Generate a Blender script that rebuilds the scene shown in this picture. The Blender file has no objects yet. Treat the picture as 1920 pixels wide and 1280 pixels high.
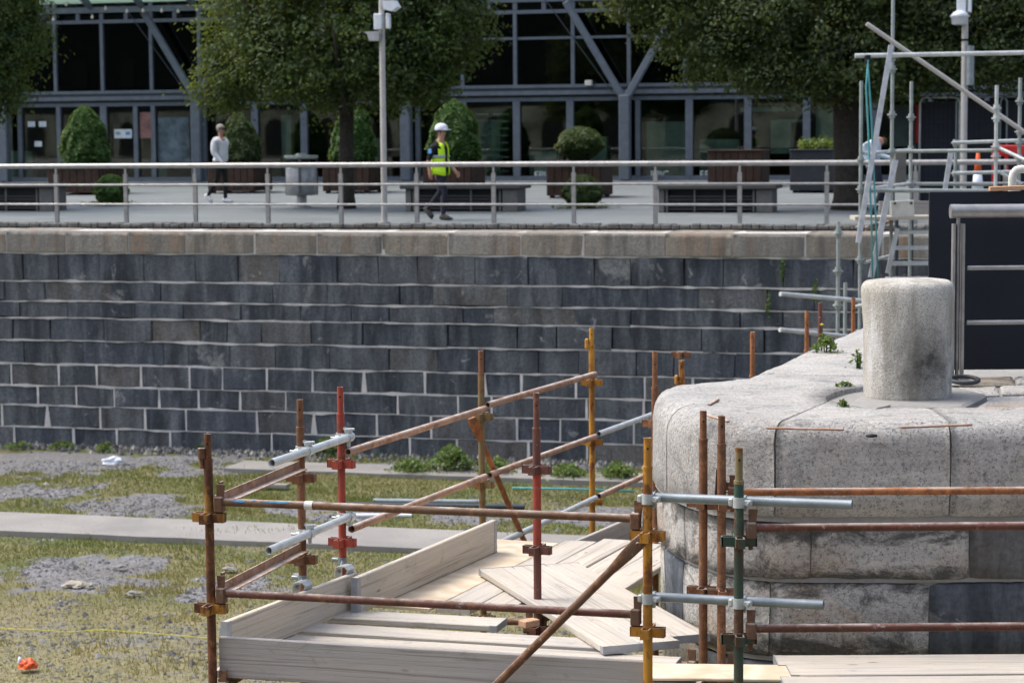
import bpy, bmesh, math, random
import numpy as np
from mathutils import Vector, Matrix, noise as mnoise

R = math.radians
rnd = random.Random(11)
S = bpy.context.scene
COL = S.collection

# ------------------------------------------------------------------ camera
F = 4100.0                       # focal length in photo pixels (1920 wide)
PITCH, ROLL = R(5.35), R(0.45)
EYE = Vector((0, 0, 1.6))
fw = Vector((0, math.cos(PITCH), -math.sin(PITCH)))
rt0 = Vector((1, 0, 0)); up0 = rt0.cross(fw)
up = (up0 * math.cos(ROLL) + rt0 * math.sin(ROLL)).normalized()
rt = (rt0 * math.cos(ROLL) - up0 * math.sin(ROLL)).normalized()
cam_d = bpy.data.cameras.new('camera'); cam = bpy.data.objects.new('camera', cam_d); COL.objects.link(cam)
m = Matrix((rt, up, -fw)).transposed().to_4x4(); m.translation = EYE
cam.matrix_world = m
cam_d.sensor_width = 36; cam_d.lens = F / 1920 * 36
cam_d.clip_start = 0.1; cam_d.clip_end = 2000
cam_d.dof.use_dof = True; cam_d.dof.focus_distance = 12.3; cam_d.dof.aperture_fstop = 5.2
S.camera = cam

# ------------------------------------------------------------------ sky, sun, exposure
SUN_EL, SUN_AZ = R(58), R(-74)     # veiled sun high on the left
w = bpy.data.worlds.new('World'); S.world = w; w.use_nodes = True
nt = w.node_tree; nt.nodes.clear()
sky = nt.nodes.new('ShaderNodeTexSky'); sky.sky_type = 'NISHITA'; sky.sun_disc = False
sky.sun_elevation = SUN_EL; sky.sun_rotation = SUN_AZ
sky.dust_density = 4.0; sky.air_density = 1.0; sky.ozone_density = 1.0
hs = nt.nodes.new('ShaderNodeHueSaturation'); hs.inputs['Saturation'].default_value = 0.72
bg = nt.nodes.new('ShaderNodeBackground'); bg.inputs['Strength'].default_value = 0.15
wo = nt.nodes.new('ShaderNodeOutputWorld')
nt.links.new(sky.outputs[0], hs.inputs['Color']); nt.links.new(hs.outputs[0], bg.inputs[0]); nt.links.new(bg.outputs[0], wo.inputs[0])
sd = bpy.data.lights.new('sun', 'SUN'); sd.energy = 1.1; sd.angle = R(28); sd.color = (1.0, 0.96, 0.89)
sun = bpy.data.objects.new('sun', sd); COL.objects.link(sun)
sdir = Vector((math.sin(SUN_AZ) * math.cos(SUN_EL), math.cos(SUN_AZ) * math.cos(SUN_EL), math.sin(SUN_EL)))
sun.rotation_euler = sdir.to_track_quat('Z', 'Y').to_euler(); sun.location = (0, 0, 40)
S.view_settings.view_transform = 'Standard'; S.view_settings.look = 'None'
S.view_settings.gamma = 1.0; S.view_settings.use_curve_mapping = False
S.view_settings.exposure = 1.06
c = S.cycles
c.use_denoising = True; c.max_bounces = 7; c.diffuse_bounces = 3; c.glossy_bounces = 3
c.transmission_bounces = 5; c.transparent_max_bounces = 14; c.caustics_reflective = False; c.caustics_refractive = False

# ------------------------------------------------------------------ measuring helpers
def ray(px, py):
    return (fw * F + rt * (px - 960) + up * (640 - py)).normalized()
def at(px, py, y):                       # the point on that line of sight at distance y
    d = ray(px, py); return EYE + d * (y / d.y)
def hz(px, py, z):                       # ... on the level plane z
    d = ray(px, py); return EYE + d * ((z - EYE.z) / d.z)
O = Vector((0, 39.8, 0)); QA = R(-15)    # frame of the far quay: t along it, n away from us
q = Vector((math.cos(QA), math.sin(QA), 0)); qn = Vector((-q.y, q.x, 0))
SLOPE = 0.018
def Q(t, n, z): return O + q * t + qn * n + Vector((0, 0, z))
def qtz(px, py, n):                      # t, z where the line of sight meets the vertical plane n
    d = ray(px, py); k = ((O - EYE).dot(qn) + n) / d.dot(qn); p = EYE + d * k
    return (p - O).dot(q), p.z
def qt(px, n, py=400): return qtz(px, py, n)[0]
def qz(px, py, n): return qtz(px, py, n)[1]
def gz(n): return max(0.0, n) * SLOPE
def qg(px, py):                          # t, n on the sloping pavement
    d = ray(px, py); g = Vector((0, 0, 1)) - qn * SLOPE
    k = (O - EYE).dot(g) / d.dot(g); p = EYE + d * k
    return (p - O).dot(q), (p - O).dot(qn)

# ------------------------------------------------------------------ mesh helpers
class MB:
    def __init__(s): s.v = []; s.f = []; s.sm = []; s.mi = []
    def face(s, idx, sm=False, mi=0): s.f.append(tuple(idx)); s.sm.append(sm); s.mi.append(mi)
    def add(s, verts, faces, sm=False, mi=0):
        b = len(s.v); s.v += [tuple(v) for v in verts]
        for f in faces: s.face([b + i for i in f], sm, mi)
        return b
    def hexa(s, p, mi=0):                # 8 corners: bottom 4 ccw, top 4 ccw
        s.add(p, [(3, 2, 1, 0), (4, 5, 6, 7), (0, 1, 5, 4), (1, 2, 6, 5), (2, 3, 7, 6), (3, 0, 4, 7)], False, mi)
    def box(s, c, sz, M=None, mi=0):
        x, y, z = (k / 2 for k in sz); c = Vector(c)
        p = [Vector(k) for k in ((-x, -y, -z), (x, -y, -z), (x, y, -z), (-x, y, -z), (-x, -y, z), (x, -y, z), (x, y, z), (-x, y, z))]
        if M is not None: p = [M @ k for k in p]
        s.hexa([c + k for k in p], mi)
    def cbox(s, c, sz, b=0.01, M=None, mi=0):   # box with chamfered edges
        bm = bmesh.new(); bmesh.ops.create_cube(bm, size=1)
        bmesh.ops.scale(bm, vec=sz, verts=bm.verts)
        bmesh.ops.bevel(bm, geom=list(bm.edges), offset=b, segments=1, affect='EDGES', profile=0.5)
        bm.verts.index_update()
        c = Vector(c); vs = [c + ((M @ v.co) if M is not None else v.co) for v in bm.verts]
        s.add(vs, [[v.index for v in f.verts] for f in bm.faces], False, mi); bm.free()
    def tube(s, p0, p1, r0, r1=None, n=10, caps=True, hollow=0, mi=0):
        p0 = Vector(p0); p1 = Vector(p1); r1 = r0 if r1 is None else r1
        d = (p1 - p0).normalized(); a = d.orthogonal().normalized(); b = d.cross(a)
        cs = [(math.cos(2 * math.pi * i / n), math.sin(2 * math.pi * i / n)) for i in range(n)]
        ring = lambda p, r: [p + (a * x + b * y) * r for x, y in cs]
        base = s.add(ring(p0, r0) + ring(p1, r1), [(i, (i + 1) % n, n + (i + 1) % n, n + i) for i in range(n)], True, mi)
        if hollow:
            for p, r, sg in ((p0, r0, 1), (p1, r1, -1)):
                k = len(s.v); q_ = p + d * sg * hollow
                s.v += [tuple(v) for v in ring(p, r)] + [tuple(v) for v in ring(p, r * .82)] + [tuple(v) for v in ring(q_, r * .82)]
                for i in range(n):
                    j = (i + 1) % n
                    f1 = [k + i, k + n + i, k + n + j, k + j]; f2 = [k + n + i, k + 2 * n + i, k + 2 * n + j, k + n + j]
                    if sg < 0: f1.reverse(); f2.reverse()
                    s.face(f1, False, mi); s.face(f2, True, mi)
                s.face([k + 2 * n + i for i in range(n)], False, mi)
        elif caps:
            k = len(s.v); s.v += [tuple(v) for v in ring(p0, r0)] + [tuple(v) for v in ring(p1, r1)]
            s.face([k + i for i in range(n)][::-1], False, mi); s.face([k + n + i for i in range(n)], False, mi)
    def path(s, pts, rs, n=8, mi=0):     # swept tube through points
        pts = [Vector(p) for p in pts]; rs = rs if hasattr(rs, '__len__') else [rs] * len(pts)
        k0 = len(s.v); a = None
        for i, p in enumerate(pts):
            d = (pts[min(i + 1, len(pts) - 1)] - pts[max(i - 1, 0)]).normalized()
            a = d.orthogonal().normalized() if a is None else (a - d * a.dot(d)).normalized()
            b = d.cross(a)
            s.v += [tuple(p + (a * math.cos(2 * math.pi * j / n) + b * math.sin(2 * math.pi * j / n)) * rs[i]) for j in range(n)]
        for i in range(len(pts) - 1):
            for j in range(n):
                s.face([k0 + i * n + j, k0 + i * n + (j + 1) % n, k0 + (i + 1) * n + (j + 1) % n, k0 + (i + 1) * n + j], True, mi)
        s.face([k0 + j for j in range(n)][::-1], False, mi); s.face([k0 + (len(pts) - 1) * n + j for j in range(n)], False, mi)
    def lathe(s, prof, c=(0, 0, 0), n=24, mi=0, sm=True, sx=1, sy=1, jit=0):
        c = Vector(c); k0 = len(s.v)
        for r, z in prof:
            for j in range(n):
                a = 2 * math.pi * j / n
                p = Vector((r * math.cos(a) * sx, r * math.sin(a) * sy, z))
                if jit: p += mnoise.noise_vector(p * 3 + c) * jit
                s.v.append(tuple(c + p))
        for i in range(len(prof) - 1):
            for j in range(n):
                s.face([k0 + i * n + j, k0 + i * n + (j + 1) % n, k0 + (i + 1) * n + (j + 1) % n, k0 + (i + 1) * n + j], sm, mi)
        s.face([k0 + j for j in range(n)][::-1], False, mi); s.face([k0 + (len(prof) - 1) * n + j for j in range(n)], sm, mi)
    def prism(s, poly, z0, z1, mi=0):
        n = len(poly); k = len(s.v)
        s.v += [(p[0], p[1], z0) for p in poly] + [(p[0], p[1], z1) for p in poly]
        s.face([k + i for i in range(n)][::-1], False, mi); s.face([k + n + i for i in range(n)], False, mi)
        for i in range(n): s.face([k + i, k + (i + 1) % n, k + n + (i + 1) % n, k + n + i], False, mi)
    def mesh(s, name, mats):
        me = bpy.data.meshes.new(name); me.from_pydata(s.v, [], s.f)
        for m_ in (mats if isinstance(mats, (list, tuple)) else [mats]): me.materials.append(m_)
        me.polygons.foreach_set('use_smooth', s.sm); me.polygons.foreach_set('material_index', s.mi); me.update()
        return me
    def build(s, name, mats, parent=None, local=False, **kw):
        return link(name, s.mesh(name, mats), parent, local, **kw)
def link(name, me, parent=None, local=False, **kw):
    o = bpy.data.objects.new(name, me); COL.objects.link(o)
    if parent is not None:
        o.parent = parent
        if parent.type == 'EMPTY' and not local: o.matrix_parent_inverse = parent_inv(parent)
    for k, v in kw.items(): o[k] = v
    return o
def parent_inv(p):
    return (Matrix.Translation(p.location) @ p.rotation_euler.to_matrix().to_4x4()).inverted()
def thing(name, label, cat, loc=(0, 0, 0), rz=0, group=None):
    o = bpy.data.objects.new(name, None); COL.objects.link(o); o.empty_display_size = .2
    o.location = loc; o.rotation_euler = (0, 0, rz); return tag(o, label, cat, group)
def tag(o, label, cat, group=None):
    o['label'] = label; o['category'] = cat
    if group: o['group'] = group
    return o
def copy_thing(src, loc, rz, label, group=None):
    r = src.copy(); COL.objects.link(r); r.location = loc; r.rotation_euler = (0, 0, rz); r['label'] = label
    if group: r['group'] = group
    for ch in list(src.children):
        d = ch.copy(); COL.objects.link(d); d.parent = r
        for g in list(ch.children):
            e = g.copy(); COL.objects.link(e); e.parent = d
    return r
def rotM(x, y=None):                     # rotation whose X axis is x, Z nearly up
    x = Vector(x).normalized(); z = Vector((0, 0, 1)); y = z.cross(x).normalized(); z = x.cross(y)
    return Matrix((x, y, z)).transposed()

# ------------------------------------------------------------------ materials
class N:
    def __init__(s, name):
        s.m = bpy.data.materials.new(name); s.m.use_nodes = True; s.t = s.m.node_tree; s.t.nodes.clear()
        s.out = s.n('OutputMaterial'); s.b = s.n('BsdfPrincipled'); s.l(s.b.outputs[0], s.out.inputs[0])
    def n(s, k): return s.t.nodes.new('ShaderNode' + k)
    def l(s, a, b): s.t.links.new(a, b)
    def pos(s, scale=(1, 1, 1), kind='world'):
        if kind == 'world': o = s.n('NewGeometry').outputs['Position']
        elif kind == 'object': o = s.n('TexCoord').outputs['Object']
        mp = s.n('Mapping'); mp.inputs['Scale'].default_value = scale; s.l(o, mp.inputs[0])
        if kind == 'object':
            oi = s.n('ObjectInfo'); mu = s.n('VectorMath'); mu.operation = 'SCALE'; mu.inputs[0].default_value = (37, 53, 71)
            s.l(oi.outputs['Random'], mu.inputs['Scale']); s.l(mu.outputs[0], mp.inputs['Location'])
        return mp.outputs[0]
    def noise(s, v, scale, detail=4, rough=.55, dist=0):
        k = s.n('TexNoise'); k.inputs['Scale'].default_value = scale; k.inputs['Detail'].default_value = detail
        k.inputs['Roughness'].default_value = rough; k.inputs['Distortion'].default_value = dist; s.l(v, k.inputs['Vector']); return k.outputs[0]
    def rand(s): return s.n('ObjectInfo').outputs['Random']
    def ramp(s, f, stops):
        k = s.n('ValToRGB'); e = k.color_ramp.elements
        while len(e) < len(stops): e.new(.5)
        for i, (p, c_) in enumerate(stops):
            e[i].position = p; e[i].color = (c_, c_, c_, 1) if not hasattr(c_, '__len__') else (*c_, 1)
        s.l(f, k.inputs[0]); return k.outputs[0]
    def mix(s, f, a, b, mode='MIX'):
        k = s.n('Mix'); k.data_type = 'RGBA'; k.blend_type = mode
        for v, i in ((f, 0), (a, 6), (b, 7)):
            if hasattr(v, 'is_output'): s.l(v, k.inputs[i])
            else: k.inputs[i].default_value = v if i == 0 else ((*v, 1) if len(v) == 3 else v)
        return k.outputs[2]
    def math(s, op, a, b=0.5):
        k = s.n('Math'); k.operation = op
        for v, i in ((a, 0), (b, 1)):
            if hasattr(v, 'is_output'): s.l(v, k.inputs[i])
            else: k.inputs[i].default_value = v
        return k.outputs[0]
    def set(s, col=None, rough=.8, metal=0, bump=None, bs=.3, bd=.01, spec=.3):
        if col is not None:
            if hasattr(col, 'is_output'): s.l(col, s.b.inputs['Base Color'])
            else: s.b.inputs['Base Color'].default_value = (*col, 1)
        if hasattr(rough, 'is_output'): s.l(rough, s.b.inputs['Roughness'])
        else: s.b.inputs['Roughness'].default_value = rough
        s.b.inputs['Metallic'].default_value = metal; s.b.inputs['Specular IOR Level'].default_value = spec
        if bump is not None:
            k = s.n('Bump'); k.inputs['Strength'].default_value = bs; k.inputs['Distance'].default_value = bd
            s.l(bump, k.inputs['Height']); s.l(k.outputs[0], s.b.inputs['Normal'])
        return s.m

def m_calp():
    k = N('dark_limestone'); p = k.pos(); r = k.rand()
    base = k.ramp(r, [(0, (.042, .048, .058)), (.22, (.062, .070, .082)), (.45, (.098, .105, .115)), (.6, (.055, .064, .08)), (.8, (.072, .083, .104)), (.92, (.115, .113, .11)), (1, (.15, .132, .113))])
    st = k.noise(k.pos((3.4, 3.4, .5)), 1.0, 7, .68, .3)                    # lime streaks run down the face
    base = k.mix(k.ramp(st, [(.44, 0), (.7, .75)]), base, (.21, .225, .245))
    dk = k.noise(k.pos((2.2, 2.2, .6)), 1.3, 6, .65, .4)
    base = k.mix(k.ramp(dk, [(.5, 0), (.66, .6)]), base, (.012, .014, .018))
    bl = k.noise(p, .75, 6, .68, .4)
    base = k.mix(k.ramp(bl, [(.61, 0), (.66, .75)]), base, (.3, .3, .29))
    bl2 = k.noise(p, 2.6, 7, .72, .8); base = k.mix(k.ramp(bl2, [(.63, 0), (.67, .7)]), base, (.34, .345, .35))
    fine = k.noise(p, 22, 5, .65)
    base = k.mix(k.ramp(fine, [(.35, .45), (.6, 0)]), base, (.02, .023, .028))
    return k.set(base, .82, bump=k.noise(p, 14, 5, .6), bs=.6, bd=.02, spec=.25)
def m_mortar(name='lime_mortar', a=(.68, .655, .64), b=(.46, .445, .435)):
    k = N(name); p = k.pos(); f = k.noise(p, 3, 5, .65)
    return k.set(k.mix(k.ramp(f, [(.35, 0), (.65, 1)]), b, a), .95, bump=k.noise(p, 40, 3), bs=.5, bd=.01)
def m_coping():
    k = N('weathered_coping'); p = k.pos(); r = k.rand()
    base = k.ramp(r, [(0, (.24, .215, .18)), (.35, (.33, .305, .27)), (.7, (.25, .235, .21)), (1, (.33, .285, .225))])
    st = k.noise(k.pos((2.2, 2.2, .22)), 1.2, 4, .6)
    base = k.mix(k.ramp(st, [(.5, 0), (.68, .7)]), base, (.30, .165, .085))
    d = k.noise(k.pos((3.4, 3.4, .4)), 1.5, 5, .6)
    base = k.mix(k.ramp(d, [(.48, 0), (.7, .75)]), base, (.085, .08, .075))
    f = k.noise(p, 30, 4, .7); base = k.mix(k.ramp(f, [(.4, .5), (.6, 0)]), base, (.11, .1, .09))
    return k.set(base, .9, bump=k.noise(p, 16, 5), bs=.5, bd=.02)
def m_granite(name='granite', warm=0, grime=.5):
    k = N(name); p = k.pos()
    big = k.noise(p, 1.3, 6, .62)
    base = k.mix(k.ramp(big, [(.35, 0), (.65, 1)]), (.42, .41, .40), (.62, .60, .56))
    tool = k.noise(k.pos((2.2, 14, 9)), 1.6, 6, .7, .5)                    # tooling and lichen run along the courses
    base = k.mix(k.ramp(tool, [(.42, .45), (.56, 0)]), base, (.34, .33, .315)); base = k.mix(k.ramp(tool, [(.56, 0), (.7, .55)]), base, (.70, .67, .61))
    och = k.noise(p, 1.7, 6, .68, .8); base = k.mix(k.ramp(och, [(.52 - warm * .1, 0), (.64, .14 + warm * 1.4)]), base, (.45, .30, .17))
    sp = k.noise(p, 46, 5, .9); base = k.mix(k.ramp(sp, [(.38, .85), (.5, 0)]), base, (.10, .10, .10))
    sp2 = k.noise(p, 62, 4, .85); base = k.mix(k.ramp(sp2, [(.53, 0), (.66, .7)]), base, (.70, .67, .63))
    gr = k.noise(k.pos((1.5, 1.5, 1.2)), 1.9, 8, .75, .4); base = k.mix(k.ramp(gr, [(.54, 0), (.64, grime)]), base, (.085, .085, .08))
    if warm:                                                                # ragged dark bands along the bed joints
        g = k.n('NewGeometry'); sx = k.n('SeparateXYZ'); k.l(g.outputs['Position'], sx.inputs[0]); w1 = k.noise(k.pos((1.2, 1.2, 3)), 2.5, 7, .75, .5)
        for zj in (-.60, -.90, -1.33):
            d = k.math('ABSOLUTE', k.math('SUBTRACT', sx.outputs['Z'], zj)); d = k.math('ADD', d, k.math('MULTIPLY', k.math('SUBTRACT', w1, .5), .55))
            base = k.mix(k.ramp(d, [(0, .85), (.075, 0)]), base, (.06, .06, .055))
    h = k.mix(.45, k.noise(p, 60, 4, .75), k.noise(k.pos((3, 8, 8)), 3, 7, .7))
    return k.set(base, .9, bump=h, bs=1, bd=.035)
def m_bollard():
    k = N('bollard_granite'); p = k.pos()
    base = k.mix(k.ramp(k.noise(p, 2.2, 5, .6), [(.35, 0), (.65, 1)]), (.42, .395, .345), (.58, .555, .505))
    sp = k.noise(p, 110, 4, .85); base = k.mix(k.ramp(sp, [(.38, .7), (.52, 0)]), base, (.12, .115, .1))
    st = k.noise(k.pos((5.5, 5.5, .7)), 1.0, 6, .62)
    base = k.mix(k.ramp(st, [(.48, 0), (.64, .7)]), base, (.20, .185, .15))
    ll = k.noise(k.pos((4, 4, .9)), 1.9, 5, .6); base = k.mix(k.ramp(ll, [(.58, 0), (.7, .6)]), base, (.62, .62, .62))
    # black algae patch low on the side facing the dock
    g = k.n('NewGeometry'); vs = k.n('VectorMath'); vs.operation = 'DISTANCE'; k.l(g.outputs['Position'], vs.inputs[0]); vs.inputs[1].default_value = (2.50, 12.93, .22)
    dd = k.math('ADD', vs.outputs['Value'], k.math('MULTIPLY', k.math('SUBTRACT', k.noise(p, 11, 6, .75), .5), .5))
    base = k.mix(k.ramp(dd, [(.02, .9), (.3, 0)]), base, (.035, .035, .033))
    return k.set(base, .9, bump=k.mix(.5, k.noise(p, 70, 4, .7), k.noise(p, 8, 5)), bs=.7, bd=.02)
def m_concrete(name='concrete', a=(.36, .345, .32), b=(.28, .27, .255)):
    k = N(name); p = k.pos(); f = k.noise(p, .8, 6, .62); f2 = k.noise(p, 25, 4, .7)
    base = k.mix(k.ramp(f, [(.35, 0), (.65, 1)]), b, a); base = k.mix(k.ramp(f2, [(.4, .3), (.6, 0)]), base, (.17, .165, .155))
    return k.set(base, .92, bump=f2, bs=.3, bd=.01)
def m_paving():
    k = N('paving_slabs')
    tc = k.n('NewGeometry').outputs['Position']; mp = k.n('Mapping'); mp.vector_type = 'POINT'; mp.inputs['Rotation'].default_value = (0, 0, -QA); k.l(tc, mp.inputs[0])
    br = k.n('TexBrick'); br.inputs['Scale'].default_value = 1.0; br.inputs['Brick Width'].default_value = .9; br.inputs['Row Height'].default_value = .45
    br.inputs['Mortar Size'].default_value = .012; br.inputs['Color1'].default_value = (.135, .158, .168, 1); br.inputs['Color2'].default_value = (.18, .205, .215, 1); br.inputs['Mortar'].default_value = (.13, .135, .13, 1)
    k.l(mp.outputs[0], br.inputs[0])
    f = k.noise(k.pos(), .5, 6, .65); base = k.mix(k.ramp(f, [(.4, .55), (.6, 0)]), br.outputs[0], (.17, .175, .17))
    f2 = k.noise(k.pos(), 3, 5, .7); base = k.mix(k.ramp(f2, [(.62, 0), (.72, .5)]), base, (.13, .115, .08))
    return k.set(base, .75, bump=k.noise(k.pos(), 12, 4), bs=.2, bd=.01)
def m_floor():
    k = N('dock_ground'); p = k.pos(); at_ = k.n('Attribute'); at_.attribute_name = 'grass'; g = at_.outputs['Fac']
    v = k.n('TexVoronoi'); v.inputs['Scale'].default_value = 26; k.l(p, v.inputs['Vector'])
    gravel = k.ramp(v.outputs['Color'], [(0, (.09, .09, .095)), (.5, (.17, .17, .18)), (1, (.27, .265, .265))])
    gravel = k.mix(k.ramp(k.noise(p, .9, 5), [(.4, .45), (.62, 0)]), gravel, (.13, .115, .1))
    turf = k.mix(k.ramp(k.noise(p, 1.1, 5, .6), [(.38, 0), (.62, 1)]), (.10, .125, .032), (.20, .175, .075))
    turf = k.mix(k.ramp(k.noise(p, 18, 4, .7), [(.40, .6), (.6, 0)]), turf, (.085, .08, .055))
    dr = k.n('Attribute'); dr.attribute_name = 'dry'; turf = k.mix(k.math('MULTIPLY', dr.outputs['Fac'], .75), turf, k.ramp(k.noise(p, 14, 5, .7), [(.35, (.14, .12, .075)), (.6, (.27, .235, .13)), (.72, (.34, .31, .26))]))
    edge = k.math('ADD', g, k.math('MULTIPLY', k.math('SUBTRACT', k.noise(p, 5, 5, .7), .5), .9))
    return k.set(k.mix(k.ramp(edge, [(.38, 0), (.62, 1)]), gravel, turf), .95, bump=k.mix(.5, v.outputs['Distance'], k.noise(p, 40, 3)), bs=.9, bd=.03)
def m_wood(name='scaffold_board_wood', a=(.42, .37, .305), b=(.54, .49, .42), grey=(.39, .37, .35), rs=.25):
    k = N(name); g = k.noise(k.pos((.55, 10, 10), 'object'), 1.5, 8, .72, 1.4)
    base = k.mix(k.ramp(g, [(.32, 0), (.66, 1)]), a, b)
    base = k.mix(k.math('MULTIPLY', k.ramp(k.noise(k.pos((1.2, 3, 3), 'object'), 1.1, 6, .65), [(.42, 0), (.64, 1)]), .75), base, grey)
    base = k.mix(k.math('MULTIPLY', k.rand(), rs), base, (.60, .55, .48))
    ln = k.noise(k.pos((.6, 46, 46), 'object'), 1.2, 4, .65, 1.0); base = k.mix(k.ramp(ln, [(.36, .6), (.47, 0)]), base, tuple(x * .5 for x in a))
    vo = k.n('TexVoronoi'); vo.inputs['Scale'].default_value = 1.0; k.l(k.pos((2.2, 7.5, 7.5), 'object'), vo.inputs['Vector'])
    base = k.mix(k.ramp(vo.outputs['Distance'], [(.04, .8), (.085, 0)]), base, (.16, .095, .05))       # knots
    d = k.noise(k.pos((4, 6, 6), 'object'), 1.4, 8, .78, .5); base = k.mix(k.ramp(d, [(.57, 0), (.68, .5)]), base, (.20, .175, .15))
    sp = k.noise(k.pos((22, 22, 22), 'object'), 1.6, 5, .8); base = k.mix(k.ramp(sp, [(.64, 0), (.7, .6)]), base, (.13, .115, .10)); base = k.mix(k.ramp(sp, [(.28, .6), (.34, 0)]), base, (.72, .7, .66))
    return k.set(base, .87, bump=k.mix(.5, g, ln), bs=.6, bd=.008)
def m_ply():
    k = N('plywood'); wv = k.n('TexWave'); wv.inputs['Scale'].default_value = 1.3; wv.inputs['Distortion'].default_value = 9; wv.inputs['Detail'].default_value = 3; wv.inputs['Detail Scale'].default_value = 1.2
    k.l(k.pos((1.0, 1.8, 1), 'object'), wv.inputs[0])
    base = k.mix(wv.outputs['Fac'], (.55, .44, .31), (.63, .54, .42))
    base = k.mix(k.ramp(k.noise(k.pos((3, 3, 3), 'object'), 2, 5, .6), [(.5, 0), (.7, .5)]), base, (.42, .33, .23))
    return k.set(base, .8, bump=wv.outputs['Fac'], bs=.25, bd=.01)
def m_steel(name, paint, rust=(.17, .065, .025), amount=.5, rough=.75, pale=.25):
    k = N(name); p = k.pos(); r = k.noise(k.pos((1, 1, .45)), 9, 7, .72)
    rc = k.ramp(k.noise(p, 20, 7, .75), [(.3, tuple(x * .4 for x in rust)), (.5, rust), (.64, (rust[0] * 1.9, rust[1] * 2.0, rust[2] * 1.7)), (.75, (min(1, rust[0] * 2.4), rust[1] * 2.2, rust[2] * 1.4))])
    base = k.mix(k.ramp(r, [(.29 + amount * .35, 1), (.35 + amount * .35, 0)]), paint, rc)
    spots = k.noise(p, 16, 6, .8); base = k.mix(k.ramp(spots, [(.6, 0), (.68, min(1, pale * 1.6))]), base, (.5, .47, .43))
    big = k.noise(k.pos((1, 1, .6)), 4, 4, .6); base = k.mix(k.ramp(big, [(.4, .55), (.62, 0)]), base, tuple(x * .5 for x in rust))
    g = k.n('NewGeometry'); sx = k.n('SeparateXYZ'); k.l(g.outputs['Normal'], sx.inputs[0])
    dust = k.math('MULTIPLY', k.ramp(sx.outputs['Z'], [(.45, 0), (.95, 1)]), k.ramp(k.noise(p, 7, 6, .7), [(.4, .1), (.62, .85)])); base = k.mix(k.math('MULTIPLY', dust, pale * 2.2), base, (.5, .45, .4))
    return k.set(base, rough, bump=k.noise(p, 45, 4), bs=.35, bd=.004, spec=.35)
def m_galv(name='galvanised_steel', col=(.56, .59, .585), metal=.35, rough=.45):
    k = N(name); p = k.pos(); f = k.noise(k.pos((3, 3, 3)), 3, 5, .65)
    base = k.mix(k.ramp(f, [(.35, 0), (.65, 1)]), tuple(x * .72 for x in col), col)
    return k.set(base, rough, metal, bump=k.noise(p, 30, 3), bs=.08, bd=.003, spec=.5)
def m_plain(name, col, rough=.6, metal=0, var=.25, sc=6, bs=.15):
    k = N(name); f = k.noise(k.pos(), sc, 5, .65)
    return k.set(k.mix(k.ramp(f, [(.35, 1), (.65, 0)]), col, tuple(x * (1 - var) for x in col)), rough, metal, bump=f, bs=bs, bd=.005)
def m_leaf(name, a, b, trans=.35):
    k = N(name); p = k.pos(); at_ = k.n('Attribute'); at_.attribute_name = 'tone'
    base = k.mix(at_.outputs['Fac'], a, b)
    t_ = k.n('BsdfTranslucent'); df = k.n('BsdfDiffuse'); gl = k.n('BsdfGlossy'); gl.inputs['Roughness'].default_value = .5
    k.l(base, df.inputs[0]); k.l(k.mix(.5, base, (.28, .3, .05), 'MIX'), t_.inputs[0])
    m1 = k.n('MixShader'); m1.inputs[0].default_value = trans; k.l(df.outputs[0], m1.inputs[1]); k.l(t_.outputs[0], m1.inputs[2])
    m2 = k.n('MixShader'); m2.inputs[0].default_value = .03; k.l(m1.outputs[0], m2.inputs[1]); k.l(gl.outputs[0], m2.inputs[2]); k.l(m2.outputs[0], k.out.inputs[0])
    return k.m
def m_glass(name, tint, refl=.09):
    k = N(name); tr = k.n('BsdfTransparent'); tr.inputs[0].default_value = (*tint, 1)
    gl = k.n('BsdfGlossy'); gl.inputs['Roughness'].default_value = .015
    fr = k.n('Fresnel'); fr.inputs[0].default_value = 1.55
    bp = k.n('Bump'); bp.inputs['Strength'].default_value = .02; bp.inputs['Distance'].default_value = .05; k.l(k.noise(k.pos(), .5, 2), bp.inputs['Height']); k.l(bp.outputs[0], gl.inputs['Normal'])
    mx = k.n('MixShader'); k.l(k.math('ADD', fr.outputs[0], refl - .045), mx.inputs[0]); k.l(tr.outputs[0], mx.inputs[1]); k.l(gl.outputs[0], mx.inputs[2]); k.l(mx.outputs[0], k.out.inputs[0])
    return k.m

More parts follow.
